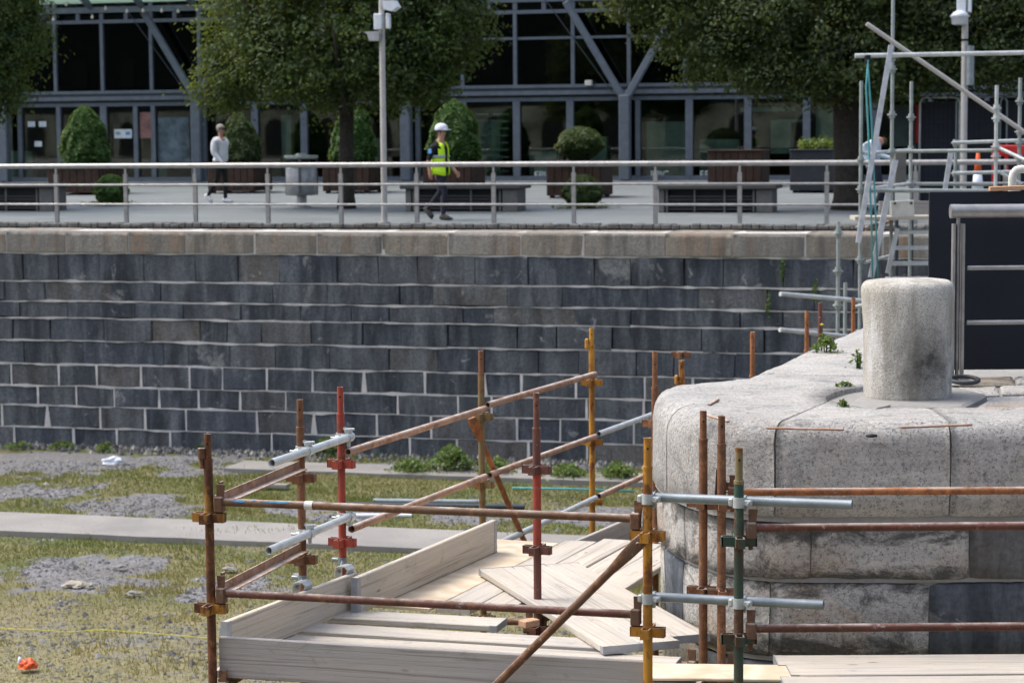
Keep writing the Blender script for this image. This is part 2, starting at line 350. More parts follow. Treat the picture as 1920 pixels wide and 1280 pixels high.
M = dict(calp=m_calp(), calp2=m_calp(), mortar=m_mortar(), coping=m_coping(), granite=m_granite(), granite2=m_granite('granite_stained', .3, .9), bollard=m_bollard(),
    cmortar=m_mortar('coping_mortar', (.58, .55, .51), (.42, .40, .375)), core=m_plain('wall_core', (.02, .02, .02), .95), concrete=m_concrete('concrete', (.30, .285, .265), (.22, .21, .2)), screed=m_concrete('cement_screed', (.33, .32, .3), (.24, .235, .225)), paving=m_paving(), floor=m_floor(),
    wood=m_wood(), toe=m_wood('toe_board_wood', (.50, .42, .32), (.61, .54, .44), (.5, .46, .4), .3), toegrey=m_wood('grey_toe_board_wood', (.33, .29, .26), (.43, .40, .37), (.36, .345, .34), .1), ply=m_ply(), freshwood=m_wood('fresh_timber', (.5, .25, .12), (.62, .36, .2), (.45, .28, .18), .1),
    galv=m_galv(), alu=m_galv('aluminium', (.66, .69, .74), .5, .4), dgalv=m_galv('dull_galvanised', (.33, .37, .36), .3, .55), sgalv=m_galv('blue_grey_steel', (.27, .31, .335), .45, .45), stainless=m_galv('stainless_rail', (.42, .41, .40), .7, .42), cap=m_galv('board_end_band', (.4, .42, .45), .4, .5),
    yellow=m_steel('worn_yellow_paint', (.50, .235, .03), (.2, .07, .018), .42), gold=m_steel('flaking_gold_paint', (.50, .23, .03), (.12, .045, .02), .64), olive=m_steel('worn_olive_paint', (.22, .18, .085), (.2, .09, .03), .45),
    red=m_steel('red_paint', (.40, .065, .04), (.16, .05, .03), .38), maroon=m_steel('maroon_paint', (.15, .058, .046), (.14, .06, .038), .5, pale=.38), green=m_steel('dark_green_paint', (.035, .085, .062), (.11, .055, .03), .42),
    rust=m_steel('brown_rust', (.24, .105, .05), (.19, .085, .042), .6), rustd=m_steel('dark_rust', (.17, .10, .065), (.17, .08, .042), .55, pale=.42), rusto=m_steel('orange_rust', (.38, .15, .055), (.27, .1, .04), .5, pale=.4), pinkrust=m_steel('dusty_rust', (.42, .25, .17), (.33, .17, .10), .5, pale=.6), blue=m_plain('blue_paint', (.05, .25, .45), .6, var=.6, sc=40),
    frame=m_plain('blue_grey_frame_paint', (.125, .148, .175), .5), framed=m_plain('dark_frame_paint', (.05, .062, .075), .5), glassu=m_glass('upper_glass', (.4, .48, .46), .055), glassl=m_glass('lower_glass', (.7, .8, .75), .075), canopy=None,
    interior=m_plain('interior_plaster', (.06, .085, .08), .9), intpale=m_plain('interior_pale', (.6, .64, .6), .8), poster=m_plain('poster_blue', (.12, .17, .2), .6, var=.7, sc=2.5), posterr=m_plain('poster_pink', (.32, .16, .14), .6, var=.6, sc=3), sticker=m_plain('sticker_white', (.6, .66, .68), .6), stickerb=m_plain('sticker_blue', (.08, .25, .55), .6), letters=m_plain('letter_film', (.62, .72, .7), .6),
    bark=m_plain('bark', (.05, .042, .034), .95, var=.5, sc=14, bs=.6), leaf=m_leaf('tree_leaf', (.009, .036, .008), (.08, .14, .020), .5), leafd=m_leaf('tree_leaf_dark', (.010, .032, .009), (.065, .105, .020), .45), bush=m_leaf('topiary_leaf', (.025, .075, .014), (.085, .19, .03), .35), shrub=m_leaf('shrub_leaf', (.03, .06, .018), (.075, .11, .025), .25), weed=m_leaf('weed_leaf', (.05, .11, .02), (.14, .2, .035), .35), grass=m_leaf('grass_blade', (.075, .125, .02), (.29, .24, .105), .35),
    planter=m_plain('brown_planter_timber', (.055, .03, .021), .7, var=.5, sc=5), planterd=m_plain('dark_planter', (.04, .045, .055), .6), benchtop=m_plain('bench_stone', (.075, .073, .07), .7), benchend=m_plain('bench_end_stone', (.15, .145, .135), .8), slat=m_plain('bench_slat', (.05, .048, .048), .6), binm=m_galv('bin_steel', (.42, .42, .42), .4, .45), bintop=m_plain('bin_canopy', (.5, .55, .5), .5), pole=m_plain('pale_pole_paint', (.46, .44, .42), .5, var=.15), white=m_plain('white_plastic', (.66, .7, .76), .5, var=.1), pale=m_plain('pale_rock', (.42, .38, .31), .9, var=.35, sc=9, bs=.5), offwhite=m_plain('off_white', (.7, .68, .62), .7, var=.25),
    black=m_plain('black_hoarding', (.014, .017, .026), .75, var=.3, sc=2), fence=m_plain('fence_sheet', (.02, .024, .034), .8), redp=m_plain('red_plastic', (.5, .025, .025), .5), orange=m_plain('orange_plastic', (.75, .12, .03), .5), yel=m_plain('yellow_plastic', (.7, .5, .03), .5), teal=m_plain('teal_rope', (.1, .36, .38), .8), rope=m_plain('yellow_rope', (.6, .55, .08), .8),
    skin=m_plain('skin', (.5, .27, .2), .6, var=.15), hair=m_plain('grey_hair', (.42, .38, .33), .8), hairb=m_plain('brown_hair', (.08, .05, .03), .8), sweater=m_plain('pale_grey_knit', (.70, .72, .76), .95, var=.15, sc=9, bs=.4), trousers=m_plain('black_cloth', (.02, .018, .018), .9), navy=m_plain('navy_work_trousers', (.026, .028, .042), .9, var=.35, sc=12, bs=.5), shirt=m_plain('black_shirt', (.012, .014, .018), .9), hivis=m_plain('hi_vis_yellow', (.60, .95, .03), .7, var=.15, sc=8, bs=.4), band=m_plain('reflective_band', (.42, .45, .47), .4), boot=m_plain('grey_boot', (.06, .055, .05), .8), trainer=m_plain('white_trainer', (.72, .72, .76), .7), patch=m_plain('blue_patch', (.15, .4, .75), .7), paleblue=m_plain('pale_blue_jacket', (.48, .58, .68), .8, var=.25, sc=8),
    sett=m_plain('dark_sett', (.17, .165, .155), .85, var=.6, sc=4, bs=.5), gravel=None, oppst=m_plain('opposite_stone', (.42, .41, .32), .85, var=.7, sc=.6), oppbr=m_plain('opposite_brick', (.014, .02, .019), .9, var=.4, sc=2), slate=m_plain('slate', (.03, .034, .04), .7), dark=m_plain('dark_void', (.012, .013, .014), .5), bulb=m_plain('bulb_glass', (.75, .68, .55), .3))
def m_gravel():
    k = N('gravel_stone'); at_ = k.n('Attribute'); at_.attribute_name = 'tone'
    return k.set(k.ramp(at_.outputs['Fac'], [(0, (.06, .06, .06)), (.5, (.145, .145, .148)), (.85, (.25, .245, .235)), (1, (.40, .37, .32))]), .9)
M['gravel'] = m_gravel()
def m_canopy():
    k = N('canopy_glass'); t_ = k.n('BsdfTranslucent'); t_.inputs[0].default_value = (.5, .62, .57, 1); tr = k.n('BsdfTransparent'); tr.inputs[0].default_value = (.66, .76, .72, 1)
    mx = k.n('MixShader'); mx.inputs[0].default_value = .45; k.l(t_.outputs[0], mx.inputs[1]); k.l(tr.outputs[0], mx.inputs[2]); k.l(mx.outputs[0], k.out.inputs[0]); return k.m
M['canopy'] = m_canopy()

def vnoise(x, y, s, seed=0):             # smooth value noise, vectorised
    x = np.asarray(x) * s; y = np.asarray(y) * s; xi = np.floor(x).astype(int); yi = np.floor(y).astype(int); u = x - xi; v = y - yi
    u = u * u * (3 - 2 * u); v = v * v * (3 - 2 * v)
    h = lambda a, b: np.modf(np.abs(np.sin(a * 127.1 + b * 311.7 + seed * 74.7) * 43758.5453))[0]
    return (h(xi, yi) * (1 - u) + h(xi + 1, yi) * u) * (1 - v) + (h(xi, yi + 1) * (1 - u) + h(xi + 1, yi + 1) * u) * v
def fbm(x, y, s, seed=0): return sum(vnoise(x, y, s * 2 ** i, seed + i) * .5 ** i for i in range(4)) / 1.875

# ================================================================== SETTING
FLOOR = -4.05
patches = []
for cx, cy, wx, wy in ((262, 948, 95, 26), (110, 1070, 230, 32), (410, 1100, 120, 22), (60, 922, 95, 13), (60, 872, 190, 22), (330, 862, 230, 12), (1150, 968, 130, 22), (650, 975, 60, 10), (560, 950, 70, 12), (900, 975, 90, 10), (740, 880, 520, 9)):
    ce = hz(cx, cy, FLOOR); patches.append((ce.x, ce.y, (hz(cx + wx, cy, FLOOR) - ce).length, abs(hz(cx, cy + wy, FLOOR).y - ce.y)))
def grassy(x, y):
    g = np.ones_like(x, dtype=float) * (.84 + .95 * (fbm(x, y, .7, 3) - .5))
    for cx, cy, rx, ry in patches:
        d = np.sqrt(((x - cx) / rx) ** 2 + ((y - cy) / ry) ** 2) + (fbm(x, y, 1.2, 9) - .5) * 2.2 + (fbm(x, y, 4, 12) - .5) * 1.3
        g = np.minimum(g, np.clip((d - .75) * 2.2, 0, 1) * .9 + .05)
    near = np.clip((27.8 - y + x * .12) / 2.5, 0, 1)
    g = g * (1 - .2 * near) + near * .25 * (fbm(x, y, 1.5, 5) - .5)
    return np.clip(g, 0, 1)
xs = np.concatenate([np.linspace(-210, -17, 14), np.arange(-16, 6.01, .12), np.linspace(7, 70, 9)])
ys = np.concatenate([np.linspace(-12, 20, 9), np.arange(21, 41, .12), [43., 60.]])
X, Y = np.meshgrid(xs, ys); Zg = FLOOR + (fbm(X, Y, .35, 1) - .5) * .10 + (fbm(X, Y, 2.5, 2) - .5) * .035
Zg = np.where((np.abs(X + 5) > 11.2) | (Y < 21), FLOOR, Zg)
me = bpy.data.meshes.new('dock_floor'); nx, ny = len(xs), len(ys)
fi = (np.arange(ny - 1)[:, None] * nx + np.arange(nx - 1)[None, :]).ravel()
me.from_pydata(np.stack([X.ravel(), Y.ravel(), Zg.ravel()], 1).tolist(), [], np.stack([fi, fi + 1, fi + nx + 1, fi + nx], 1).tolist())
a_ = me.attributes.new('grass', 'FLOAT', 'POINT'); a_.data.foreach_set('value', grassy(X, Y).ravel().astype(np.float32)); a_ = me.attributes.new('dry', 'FLOAT', 'POINT'); a_.data.foreach_set('value', np.clip((29.5 - Y) / 4.5 + (fbm(X, Y, .6, 51) - .5) * 1.2, 0, 1).ravel().astype(np.float32)); me.materials.append(M['floor'])
me.polygons.foreach_set('use_smooth', [True] * len(me.polygons))
o = link('dock_floor', me); o['kind'] = 'structure'

def scatter(name, pts, build, mat, tones, label=None):   # many small shapes as one mesh, with a per-shape tone
    V, Fc, T = [], [], []; k = 0
    for p, tn in zip(pts, tones):
        v, f = build(p); V += v; Fc += [tuple(k + i for i in ff) for ff in f]; T += [tn] * len(v); k += len(v)
    me = bpy.data.meshes.new(name); me.from_pydata(V, [], Fc); a = me.attributes.new('tone', 'FLOAT', 'POINT'); a.data.foreach_set('value', T)
    me.materials.append(mat); return me
rs = np.random.RandomState(4)
def zfloor(x, y): return FLOOR + (fbm(x, y, .35, 1) - .5) * .10 + (fbm(x, y, 2.5, 2) - .5) * .035
# grass blades
n = 290000; gx = rs.uniform(-15.5, 5.5, n); gy = rs.uniform(22, 38.4, n); g = grassy(gx, gy)
vis = np.abs(gx) < gy * .25 + 5; keep = vis & (rs.rand(n) < (g - .3) * 1.35); gx, gy, g = gx[keep], gy[keep], g[keep]; gzv = zfloor(gx, gy)
dry = np.clip(fbm(gx, gy, .5, 21) * .9 + np.clip((30 - gy) / 6, 0, .85) + rs.uniform(-.3, .3, len(gx)), 0, 1)
hgt = rs.uniform(.015, .055, len(gx)) * (1 + 1.3 * (fbm(gx, gy, 1.3, 31) > .62)) * (1 - .35 * np.clip((28 - gy) / 3, 0, 1))
def blade(p):
    x, y, z, h = p; a = rnd.uniform(0, 6.28); lx, ly = math.cos(a) * .011, math.sin(a) * .011; bx, by = rnd.uniform(-.5, .5) * h, rnd.uniform(-.5, .5) * h
    return [(x - lx, y - ly, z - .01), (x + lx, y + ly, z - .01), (x + bx, y + by, z + h)], [(0, 1, 2)]
me = scatter('grass', zip(gx, gy, gzv, hgt), blade, M['grass'], dry.tolist()); o = link('grass', me); o['kind'] = 'stuff'; o['label'] = 'patchy green and dry grass on the dock floor'; o['category'] = 'grass'
# loose gravel
n = 76000; gx = rs.uniform(-15.5, 5.5, n); gy = rs.uniform(22, 38.4, n); g = grassy(gx, gy)
keep = (np.abs(gx) < gy * .25 + 5) & (rs.rand(n) < np.clip(.95 - g, .05, 1) * (.4 + 1.1 * (fbm(gx, gy, 1.1, 44) > .5))); gx, gy = gx[keep], gy[keep]; gzv = zfloor(gx, gy); tn = np.clip(rs.beta(2, 2.6, len(gx)), 0, 1)
def pebble(p):
    x, y, z = p; s = rnd.uniform(.012, .034) * (1.9 if rnd.random() < .05 else 1); u = [rnd.uniform(.6, 1.3) * s for _ in range(6)]; a = rnd.uniform(0, 1.5); ca, sa = math.cos(a), math.sin(a)
    v = [(u[0], 0, 0), (0, u[1], 0), (-u[2], 0, 0), (0, -u[3], 0)]
    return [(x + vx * ca - vy * sa, y + vx * sa + vy * ca, z + .003) for vx, vy, _ in v] + [(x + rnd.uniform(-.3, .3) * s, y + rnd.uniform(-.3, .3) * s, z + u[4] * .75)], [(0, 1, 4), (1, 2, 4), (2, 3, 4), (3, 0, 4)]
me = scatter('gravel', zip(gx, gy, gzv), pebble, M['gravel'], tn.tolist()); o = link('gravel', me); o['kind'] = 'stuff'; o['label'] = 'loose grey gravel in bare patches of the dock floor'; o['category'] = 'gravel'

# concrete paths across the dock floor
def strip(name, n0, n1, t0, t1, z, mat):
    mb = MB(); k = 40
    for i in range(k + 1):
        t = t0 + (t1 - t0) * i / k; j0 = (mnoise.noise((t * 1.3, 0, 5)) * .06); j1 = mnoise.noise((t * 1.3, 9, 5)) * .06
        a, b = Q(t, n0 + j0, 0), Q(t, n1 + j1, 0); mb.v += [(a.x, a.y, z - .12), (a.x, a.y, z), (b.x, b.y, z), (b.x, b.y, z - .12)]
    for i in range(k):
        for j in range(3): mb.face([i * 4 + j, i * 4 + j + 4, i * 4 + j + 5, i * 4 + j + 1])
    o = mb.build(name, mat); o['kind'] = 'structure'
p1 = hz(150, 974, FLOOR); p2 = hz(150, 1010, FLOOR); na = (p2 - O).dot(qn); nb = (p1 - O).dot(qn)
strip('concrete_path', na, nb, -16, 12, FLOOR + .075, M['concrete'])
strip('concrete_path_by_wall', -4.1, -3.15, -4.0, 12, FLOOR + .07, M['concrete'])

# far quay pavement and the rest of the ground
mb = MB()
for t in (-260, 260): 
    for n_, z in ((-.95, -.01), (0, 0), (22, 22 * SLOPE), (420, 22 * SLOPE)): mb.v.append(tuple(Q(t, n_, z)))
for i in range(3): mb.face([i, 4 + i, 5 + i, 1 + i])
o = mb.build('far_pavement', M['paving']); o['kind'] = 'structure'
# a strip of dark setts along the edge of the pavement
mb = MB()
for r_ in range(3):
    t = -12.5
    while t < 9.5:
        l = rnd.uniform(.12, .26); mb.cbox(Q(t + l / 2, -.86 + r_ * .12, -.005 + rnd.uniform(-.012, .02)), (l - .02, .105, .1), .015, rotM(q)); t += l
o = mb.build('setts', M['sett']); o['kind'] = 'stuff'; o['label'] = 'dark stone setts along the edge of the far pavement'; o['category'] = 'setts'

# ---------------------------------------------------------------- far quay wall
NF = -1.86
wall = thing('quay_wall', 'tall dark limestone dock wall with pale mortar and brown coping', 'wall', Q(0, NF, FLOOR))
mb = MB(); A_, B_ = Q(-15, NF + .08, 0), Q(12, NF + .08, 0); C_, D_ = Q(12, NF + 1, 0), Q(-15, NF + 1, 0)
mb.prism([(p.x, p.y) for p in (A_, B_, C_, D_)], FLOOR - .4, -.12); mb.build('core', M['core'], wall)
rows = [480.8, 535.8, 576, 609, 654, 700.7, 743.7, 783, 826, 872]
zs = [qz(960, y, NF) for y in rows]; zs[-1] = FLOOR - .12
J = [[43, 109, 187, 270, 367, 447, 525, 632, 710, 783, 891, 990, 1114, 1183, 1283, 1356, 1468, 1601, 1700],
     [9, 84, 208, 302, 450, 512, 615, 749, 813, 952, 1054, 1215, 1309, 1439, 1527, 1586],
     [38, 127, 253, 344, 451, 515, 564, 659, 730, 868, 925, 1078, 1183, 1387, 1468, 1572],
     [24, 95, 196, 285, 375, 426, 491, 584, 679, 777, 839, 970, 1044, 1148, 1316, 1434],
     [45, 156, 307, 354, 431, 517, 619, 730, 821, 908, 1009, 1086, 1193, 1264, 1378],
     [22, 111, 182, 265, 356, 417, 501, 586, 683, 797, 908, 978, 1080, 1209, 1299],
     [72, 144, 215, 299, 373, 451, 536, 643, 746, 859, 922, 1100, 1207, 1290],
     [5, 90, 189, 273, 350, 482, 589, 707, 809, 969, 1051, 1188, 1280],
     [28, 139, 220, 320, 390, 510, 640, 769, 857, 991, 1101, 1210]]
def stone(t0, t1, z0, z1, nf, depth=.3, ch=.012, jit=.007):
    j = lambda s=1: rnd.uniform(-jit, jit) * s
    c0 = [(t0 + j(), z0 + j()), (t1 + j(), z0 + j()), (t1 + j(), z1 + j()), (t0 + j(), z1 + j())]; tm, zm = (t0 + t1) / 2, (z0 + z1) / 2; pr = rnd.uniform(-.022, .014)
    P = [Q(t, nf + depth, z) for t, z in c0] + [Q(t, nf + .012 + pr, z) for t, z in c0]
    P += [Q(t + ch * (1 if t < tm else -1), nf + pr + j(.6), z + ch * (1 if z < zm else -1)) for t, z in c0]
    mb = MB(); k = lambda a, b, c_, d: (a, b, c_, d)
    f = [(8, 9, 10, 11)] + [(4 + i, 4 + (i + 1) % 4, 8 + (i + 1) % 4, 8 + i) for i in range(4)] + [(i, (i + 1) % 4, 4 + (i + 1) % 4, 4 + i) for i in range(4)]
    mb.add(P, f); return mb
def bed_joint(mb, ta, tb_, zb, thk=1.0):
    k = 190; k0 = len(mb.v)
    for i in range(k + 1):
        t = ta + (tb_ - ta) * i / k; th = thk * (.010 + .030 * max(0, mnoise.noise((t * 2.1, zb * 9, 1)) + .1) + .009 * mnoise.noise((t * 9, zb, 4))); wob = .016 * mnoise.noise((t * 1.4, zb * 7, 2)) + .008 * mnoise.noise((t * 5, zb * 3, 8))
        th = max(.004, th)
        for n_, z in ((NF + .05, zb - th + wob), (NF - .006, zb - th + wob), (NF - .01, zb + th + wob), (NF + .05, zb + th + wob)): mb.v.append(tuple(Q(t, n_, z)))
    for i in range(k):
        for j in range(3): mb.face([k0 + i * 4 + j, k0 + i * 4 + 4 + j, k0 + i * 4 + 5 + j, k0 + i * 4 + 1 + j])
for r_, js in enumerate(J):
    z1, z0 = zs[r_], zs[r_ + 1]; pym = (rows[r_] + rows[r_ + 1]) / 2; ts = [qt(px, NF, pym) for px in js]
    while ts[0] > -12.2: ts.insert(0, ts[0] - rnd.uniform(.7, 1.2))
    while ts[-1] < 9.5: ts.append(ts[-1] + rnd.uniform(.75, 1.25))
    vj = rnd.uniform(.003, .008) if r_ < 5 else .016
    for a, b in zip(ts, ts[1:]):
        stone(a + vj * rnd.uniform(.5, 1.6), b - vj * rnd.uniform(.5, 1.6), z0 + .012, z1 - .012, NF, jit=.011).build('stone', M['calp'], wall)
    # pointing: one ragged bed joint under the course, and the upright joints of the repointed lower courses
    mb = MB(); bed_joint(mb, ts[0], ts[-1], z0)
    if r_ == 0: bed_joint(mb, ts[0], ts[-1], z1, .6)
    if r_ >= 5:
        for t in ts[1:-1]:
            w0, w1 = rnd.uniform(.012, .03), rnd.uniform(.012, .026)
            if rnd.random() < .12: w0 *= 2.4
            mb.add([Q(t - w0, NF - .007, z0), Q(t + w0, NF - .007, z0), Q(t + w1, NF - .007, z1), Q(t - w1, NF - .007, z1),
                    Q(t - w0, NF + .06, z0), Q(t + w0, NF + .06, z0), Q(t + w1, NF + .06, z1), Q(t - w1, NF + .06, z1)], [(0, 1, 2, 3), (0, 3, 7, 4), (1, 5, 6, 2)])
    o = mb.build('mortar_joint', M['mortar'], wall)
# coping
CZ0, CZ1 = zs[0], -.05
mb = MB(); P4 = [Q(t, n_, 0) for t, n_ in ((-15, NF - .012), (12, NF - .012), (12, -.97), (-15, -.97))]
mb.prism([(p.x, p.y) for p in P4], CZ0 + .01, CZ1 - .004); mb.build('coping_mortar', M['cmortar'], wall)
cj = [qt(px, NF, 460) for px in (12, 124, 349 - 107, 349, 478, 595, 717, 840, 977, 1095, 1248, 1373, 1510, 1655, 1790)]
while cj[0] > -12.4: cj.insert(0, cj[0] - rnd.uniform(1, 1.3))
while cj[-1] < 10: cj.append(cj[-1] + rnd.uniform(1.1, 1.4))
for a, b in zip(cj, cj[1:]):
    g_ = rnd.uniform(.009, .022); rr = rnd.uniform(.05, .09); pr = rnd.uniform(-.012, .012); zt = CZ1 + rnd.uniform(-.008, .008)
    prof = [(NF + .02, CZ0 + .012), (NF - .03 + pr, CZ0 + .03)] + [(NF - .03 + pr + rr * (1 - math.cos(x)), zt - rr + rr * math.sin(x)) for x in (0, .4, .8, 1.2, 1.57)] + [(-.96, zt + .005)]
    mb = MB(); k = 9; L = len(prof)
    for i in range(k + 1):
        u = i / k; t = a + g_ + (b - a - 2 * g_) * u; e = .008 if i in (0, k) else 0
        for j, (n_, z) in enumerate(prof):
            dn = .012 * mnoise.noise((t * 4, z * 8, 7)); mb.v.append(tuple(Q(t, n_ + dn + (e if j in (1, 2, 3) else 0), z - (e * .6 if j > 3 else 0))))
    for i in range(k):
        for j in range(L - 1): mb.face([i * L + j, (i + 1) * L + j, (i + 1) * L + j + 1, i * L + j + 1], j > 1)
    mb.face(list(range(L))[::-1]); mb.face([k * L + j for j in range(L)])
    mb.build('coping_stone', M['coping'], wall)

# ---------------------------------------------------------------- far railing
rail = thing('quay_railing', 'long stainless steel railing with three rails along the far quay', 'railing', Q(0, 0, 0))
posts_px = [-660, -530, -405, -278, -151, -23, 107, 237, 367, 503, 640, 782, 926, 1076, 1229, 1387, 1550, 1716, 1884]
mb = MB()
T0, T1 = qt(-700, 0), qt(1990, 0)
for px in posts_px:
    t = qt(px, 0, 400); mb = MB(); Mq = rotM(q)
    mb.box(Q(t, -.022, .47), (.075, .014, .95), Mq); mb.box(Q(t, .022, .47), (.075, .014, .95), Mq); mb.tube(Q(t, 0, .9), Q(t, 0, 1.07), .022, n=8); mb.cbox(Q(t, 0, .005), (.15, .15, .02), .004, Mq)
    mb.build('post', M['stainless'], rail)
mb = MB(); mb.tube(Q(T0, 0, 1.10), Q(T1, 0, 1.10), .047, n=14); mb.build('handrail', M['stainless'], rail)
for z in (.74, .37):
    mb = MB(); mb.tube(Q(T0, -.035, z), Q(T1, -.035, z), .021, n=10); mb.build('rail', M['stainless'], rail)

# ---------------------------------------------------------------- building
NB = 20.9; BZ = gz(NB)
bld = thing('glass_building', 'long blue-grey steel and glass building with dark panes behind the trees', 'building', Q(0, NB, BZ))
Mq = rotM(q)
def zB(py): return qz(960, py, NB)
zbase, zhead, zb0, zb1, zsill, ztr, zup, zcl, ztop = BZ, zB(190), zB(179), zB(166), zB(160), zB(73), zB(27), zB(4), zB(-170)
TL, TR = qt(-330, NB), qt(2250, NB)
def beam(z0, z1, n0, n1, t0=TL, t1=TR, mat='frame', name='beam'):
    mb = MB(); mb.box(Q((t0 + t1) / 2, (n0 + n1) / 2, (z0 + z1) / 2), (t1 - t0, abs(n1 - n0), z1 - z0), Mq); return mb.build(name, M[mat], bld)
beam(zbase - .1, zbase + .12, NB - .09, NB + .06, name='sill_beam'); beam(zhead - .01, zhead + .09, NB - .06, NB + .06); beam(zhead + .09, zb0, NB - .02, NB + .05, mat='framed'); beam(zb0, zb0 + .11, NB - .2, NB + .06)
beam(zb0 + .11, zb1, NB - .08, NB + .05, mat='framed'); beam(zb1, zsill, NB - .12, NB + .06); beam(zup, zup + .1, NB - .06, NB + .06); beam(zcl - .02, zcl + .12, NB - .1, NB + .08); beam(ztop, ztop + .3, NB - .6, NB + .3, mat='framed', name='eaves')
low = [-310, -215, -120, -35, 40, 113, 197, 257, 290, 385, 480, 572, 665, 785, 870, 970, 1070, 1197, 1293, 1403, 1513, 1640, 1745, 1850, 1960, 2070, 2180]
upx = [-290, -190, -90, 10, 105, 193, 285, 375, 470, 565, 660, 765, 868, 967, 1075, 1180, 1285, 1390, 1495, 1600, 1710, 1820, 1930, 2040, 2150]
def mull(px, z0, z1, w_=.1, py=260):
    t = qt(px, NB, py); mb = MB(); mb.box(Q(t, NB - .03, (z0 + z1) / 2), (w_, .14, z1 - z0), Mq); mb.build('mullion', M['frame'], bld); return t
lt = [mull(px, zbase + .12, zhead - .01, .2 if px in (197, 480, 572, 870, 970, 1070, 1293, 1403, 1513) else .13) for px in low]
ut = [mull(px, zsill, zup, .1, 100) for px in upx]
for t in ut + [(a + b) / 2 for a, b in zip(ut, ut[1:])]:
    mb = MB(); mb.box(Q(t, NB - .02, (zup + .1 + zcl - .02) / 2), (.12, .09, zcl - zup - .12), Mq); mb.build('mullion', M['frame'], bld)
for t in ut[::2]:
    mb = MB(); mb.box(Q(t, NB - .02, (zcl + .12 + ztop) / 2), (.12, .09, ztop - zcl - .12), Mq); mb.build('mullion', M['frame'], bld)
def pane(t0, t1, z0, z1, mat):
    mb = MB(); mb.box(Q((t0 + t1) / 2, NB + .01, (z0 + z1) / 2), (t1 - t0, .02, z1 - z0), Mq); return mb.build('pane', M[mat], bld)
for a, b in zip(lt, lt[1:]): pane(a + .05, b - .05, zbase + .12, zhead - .01, 'glassl')
for i, (a, b) in enumerate(zip(ut, ut[1:])):
    if upx[i] > 760:
        pane(a + .05, b - .05, zsill, ztr - .035, 'glassu'); pane(a + .05, b - .05, ztr + .035, zup, 'glassu')
        mb = MB(); mb.box(Q((a + b) / 2, NB - .02, ztr), (b - a - .1, .08, .07), Mq); mb.build('transom', M['frame'], bld)
    else: pane(a + .05, b - .05, zsill, zup, 'glassu')
pane(TL, TR, zup + .1, zcl - .02, 'glassl'); pane(TL, TR, zcl + .12, ztop, 'glassu')
colpx = [8, 370, 762, 1172, 1602, 2030]
for px in colpx:
    t = qt(px, NB - .45, 260); zt = qz(px, 178, NB - .45)
    mb = MB(); mb.cbox(Q(t, NB - .45, (zbase + zt) / 2), (.3, .3, zt - zbase), .03, Mq); mb.build('column', M['frame'], bld)
    for s_ in (-1, 1):
        t2 = t + s_ * 1.62; z2 = zt + 2.55; p0, p1 = Q(t + s_ * .05, NB - .45, zt - .08), Q(t2, NB - .6, z2)
        mb = MB(); d = p1 - p0; mb.cbox((p0 + p1) / 2, (d.length, .16, .2), .03, rotM(d)); mb.build('strut', M['frame'], bld)
    mb = MB(); mb.tube(Q(t - .35, NB - .35, zt + .05), Q(t - 2.2, NB - .5, zt + 2.6), .015, n=6); mb.build('tie_rod', M['framed'], bld)
# rooms behind the glass
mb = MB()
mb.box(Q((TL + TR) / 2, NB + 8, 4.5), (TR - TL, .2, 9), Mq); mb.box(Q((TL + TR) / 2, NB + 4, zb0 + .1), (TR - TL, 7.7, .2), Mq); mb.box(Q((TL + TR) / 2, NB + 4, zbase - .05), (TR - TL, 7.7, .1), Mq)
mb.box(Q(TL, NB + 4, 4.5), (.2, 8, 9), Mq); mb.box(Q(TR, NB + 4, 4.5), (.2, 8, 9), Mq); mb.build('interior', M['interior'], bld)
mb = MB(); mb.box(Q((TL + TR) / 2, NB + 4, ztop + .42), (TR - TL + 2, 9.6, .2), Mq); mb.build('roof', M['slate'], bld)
mb = MB()
for px, w_, h_, n_, z_ in ((30, 1.2, .9, 2.5, 0), (300, .5, 1.6, 3, 0), (540, .3, 1.9, 3, 0), (700, .6, 1.2, 4, 0), (905, 1.1, 1.7, 2, 0), (1020, .8, .8, 3, 0), (1110, .9, 1.2, 2.5, 0), (1250, 1.1, 1.5, 4, .1), (1350, 1.1, 1.1, 3, 0), (1465, .55, .9, 1.2, .7), (1490, .9, .08, 1.4, 1.55), (1440, 1.5, .12, 1.6, 1.85), (1555, .7, 1.9, 2, 0)):
    n_ = .35 + n_ * .18; t = qt(px, NB + n_, 270); mb.box(Q(t, NB + n_, zbase + z_ + h_ / 2), (w_, .25, h_), Mq)
mb.build('fixtures', M['intpale'], bld)
for px in (905, 940):   # shelf ladders seen behind the glass
    mb = MB(); t = qt(px, NB + .5, 250)
    for k in range(9): mb.box(Q(t, NB + .5, zbase + .25 + k * .2), (.42, .2, .05), Mq)
    mb.build('shelf', M['intpale'], bld)
# posters, stickers, door handles, lettering on the glass
def decal(px, py, w_, h_, mat, name='poster'):
    t, z = qtz(px, py, NB); mb = MB(); mb.box(Q(t, NB - .006, z), (w_, .008, h_), Mq); return mb.build(name, M[mat], bld)
decal(275, 235, .42, .75, 'posterr'); decal(326, 262, .98, 1.3, 'poster')
decal(231, 251, .56, .26, 'sticker', 'sticker'); decal(222, 250, .14, .09, 'stickerb', 'sticker'); decal(240, 250, .14, .09, 'stickerb', 'sticker')
for px, py in ((59, 233), (80, 233), (72, 270), (183, 251)): decal(px, py, .24, .16, 'sticker', 'sticker')
for px in (190, 206):
    t = qt(px, NB, 260); mb = MB(); mb.tube(Q(t, NB - .14, zbase + .7), Q(t, NB - .14, zbase + 1.7), .018, n=8); mb.build('door_handle', M['framed'], bld)
mb = MB(); t, z = qtz(1104, 158, NB - .2); mb.cbox(Q(t, NB - .2, z + .03), (.2, .16, .15), .02, Mq); mb.build('floodlight', M['offwhite'], bld)
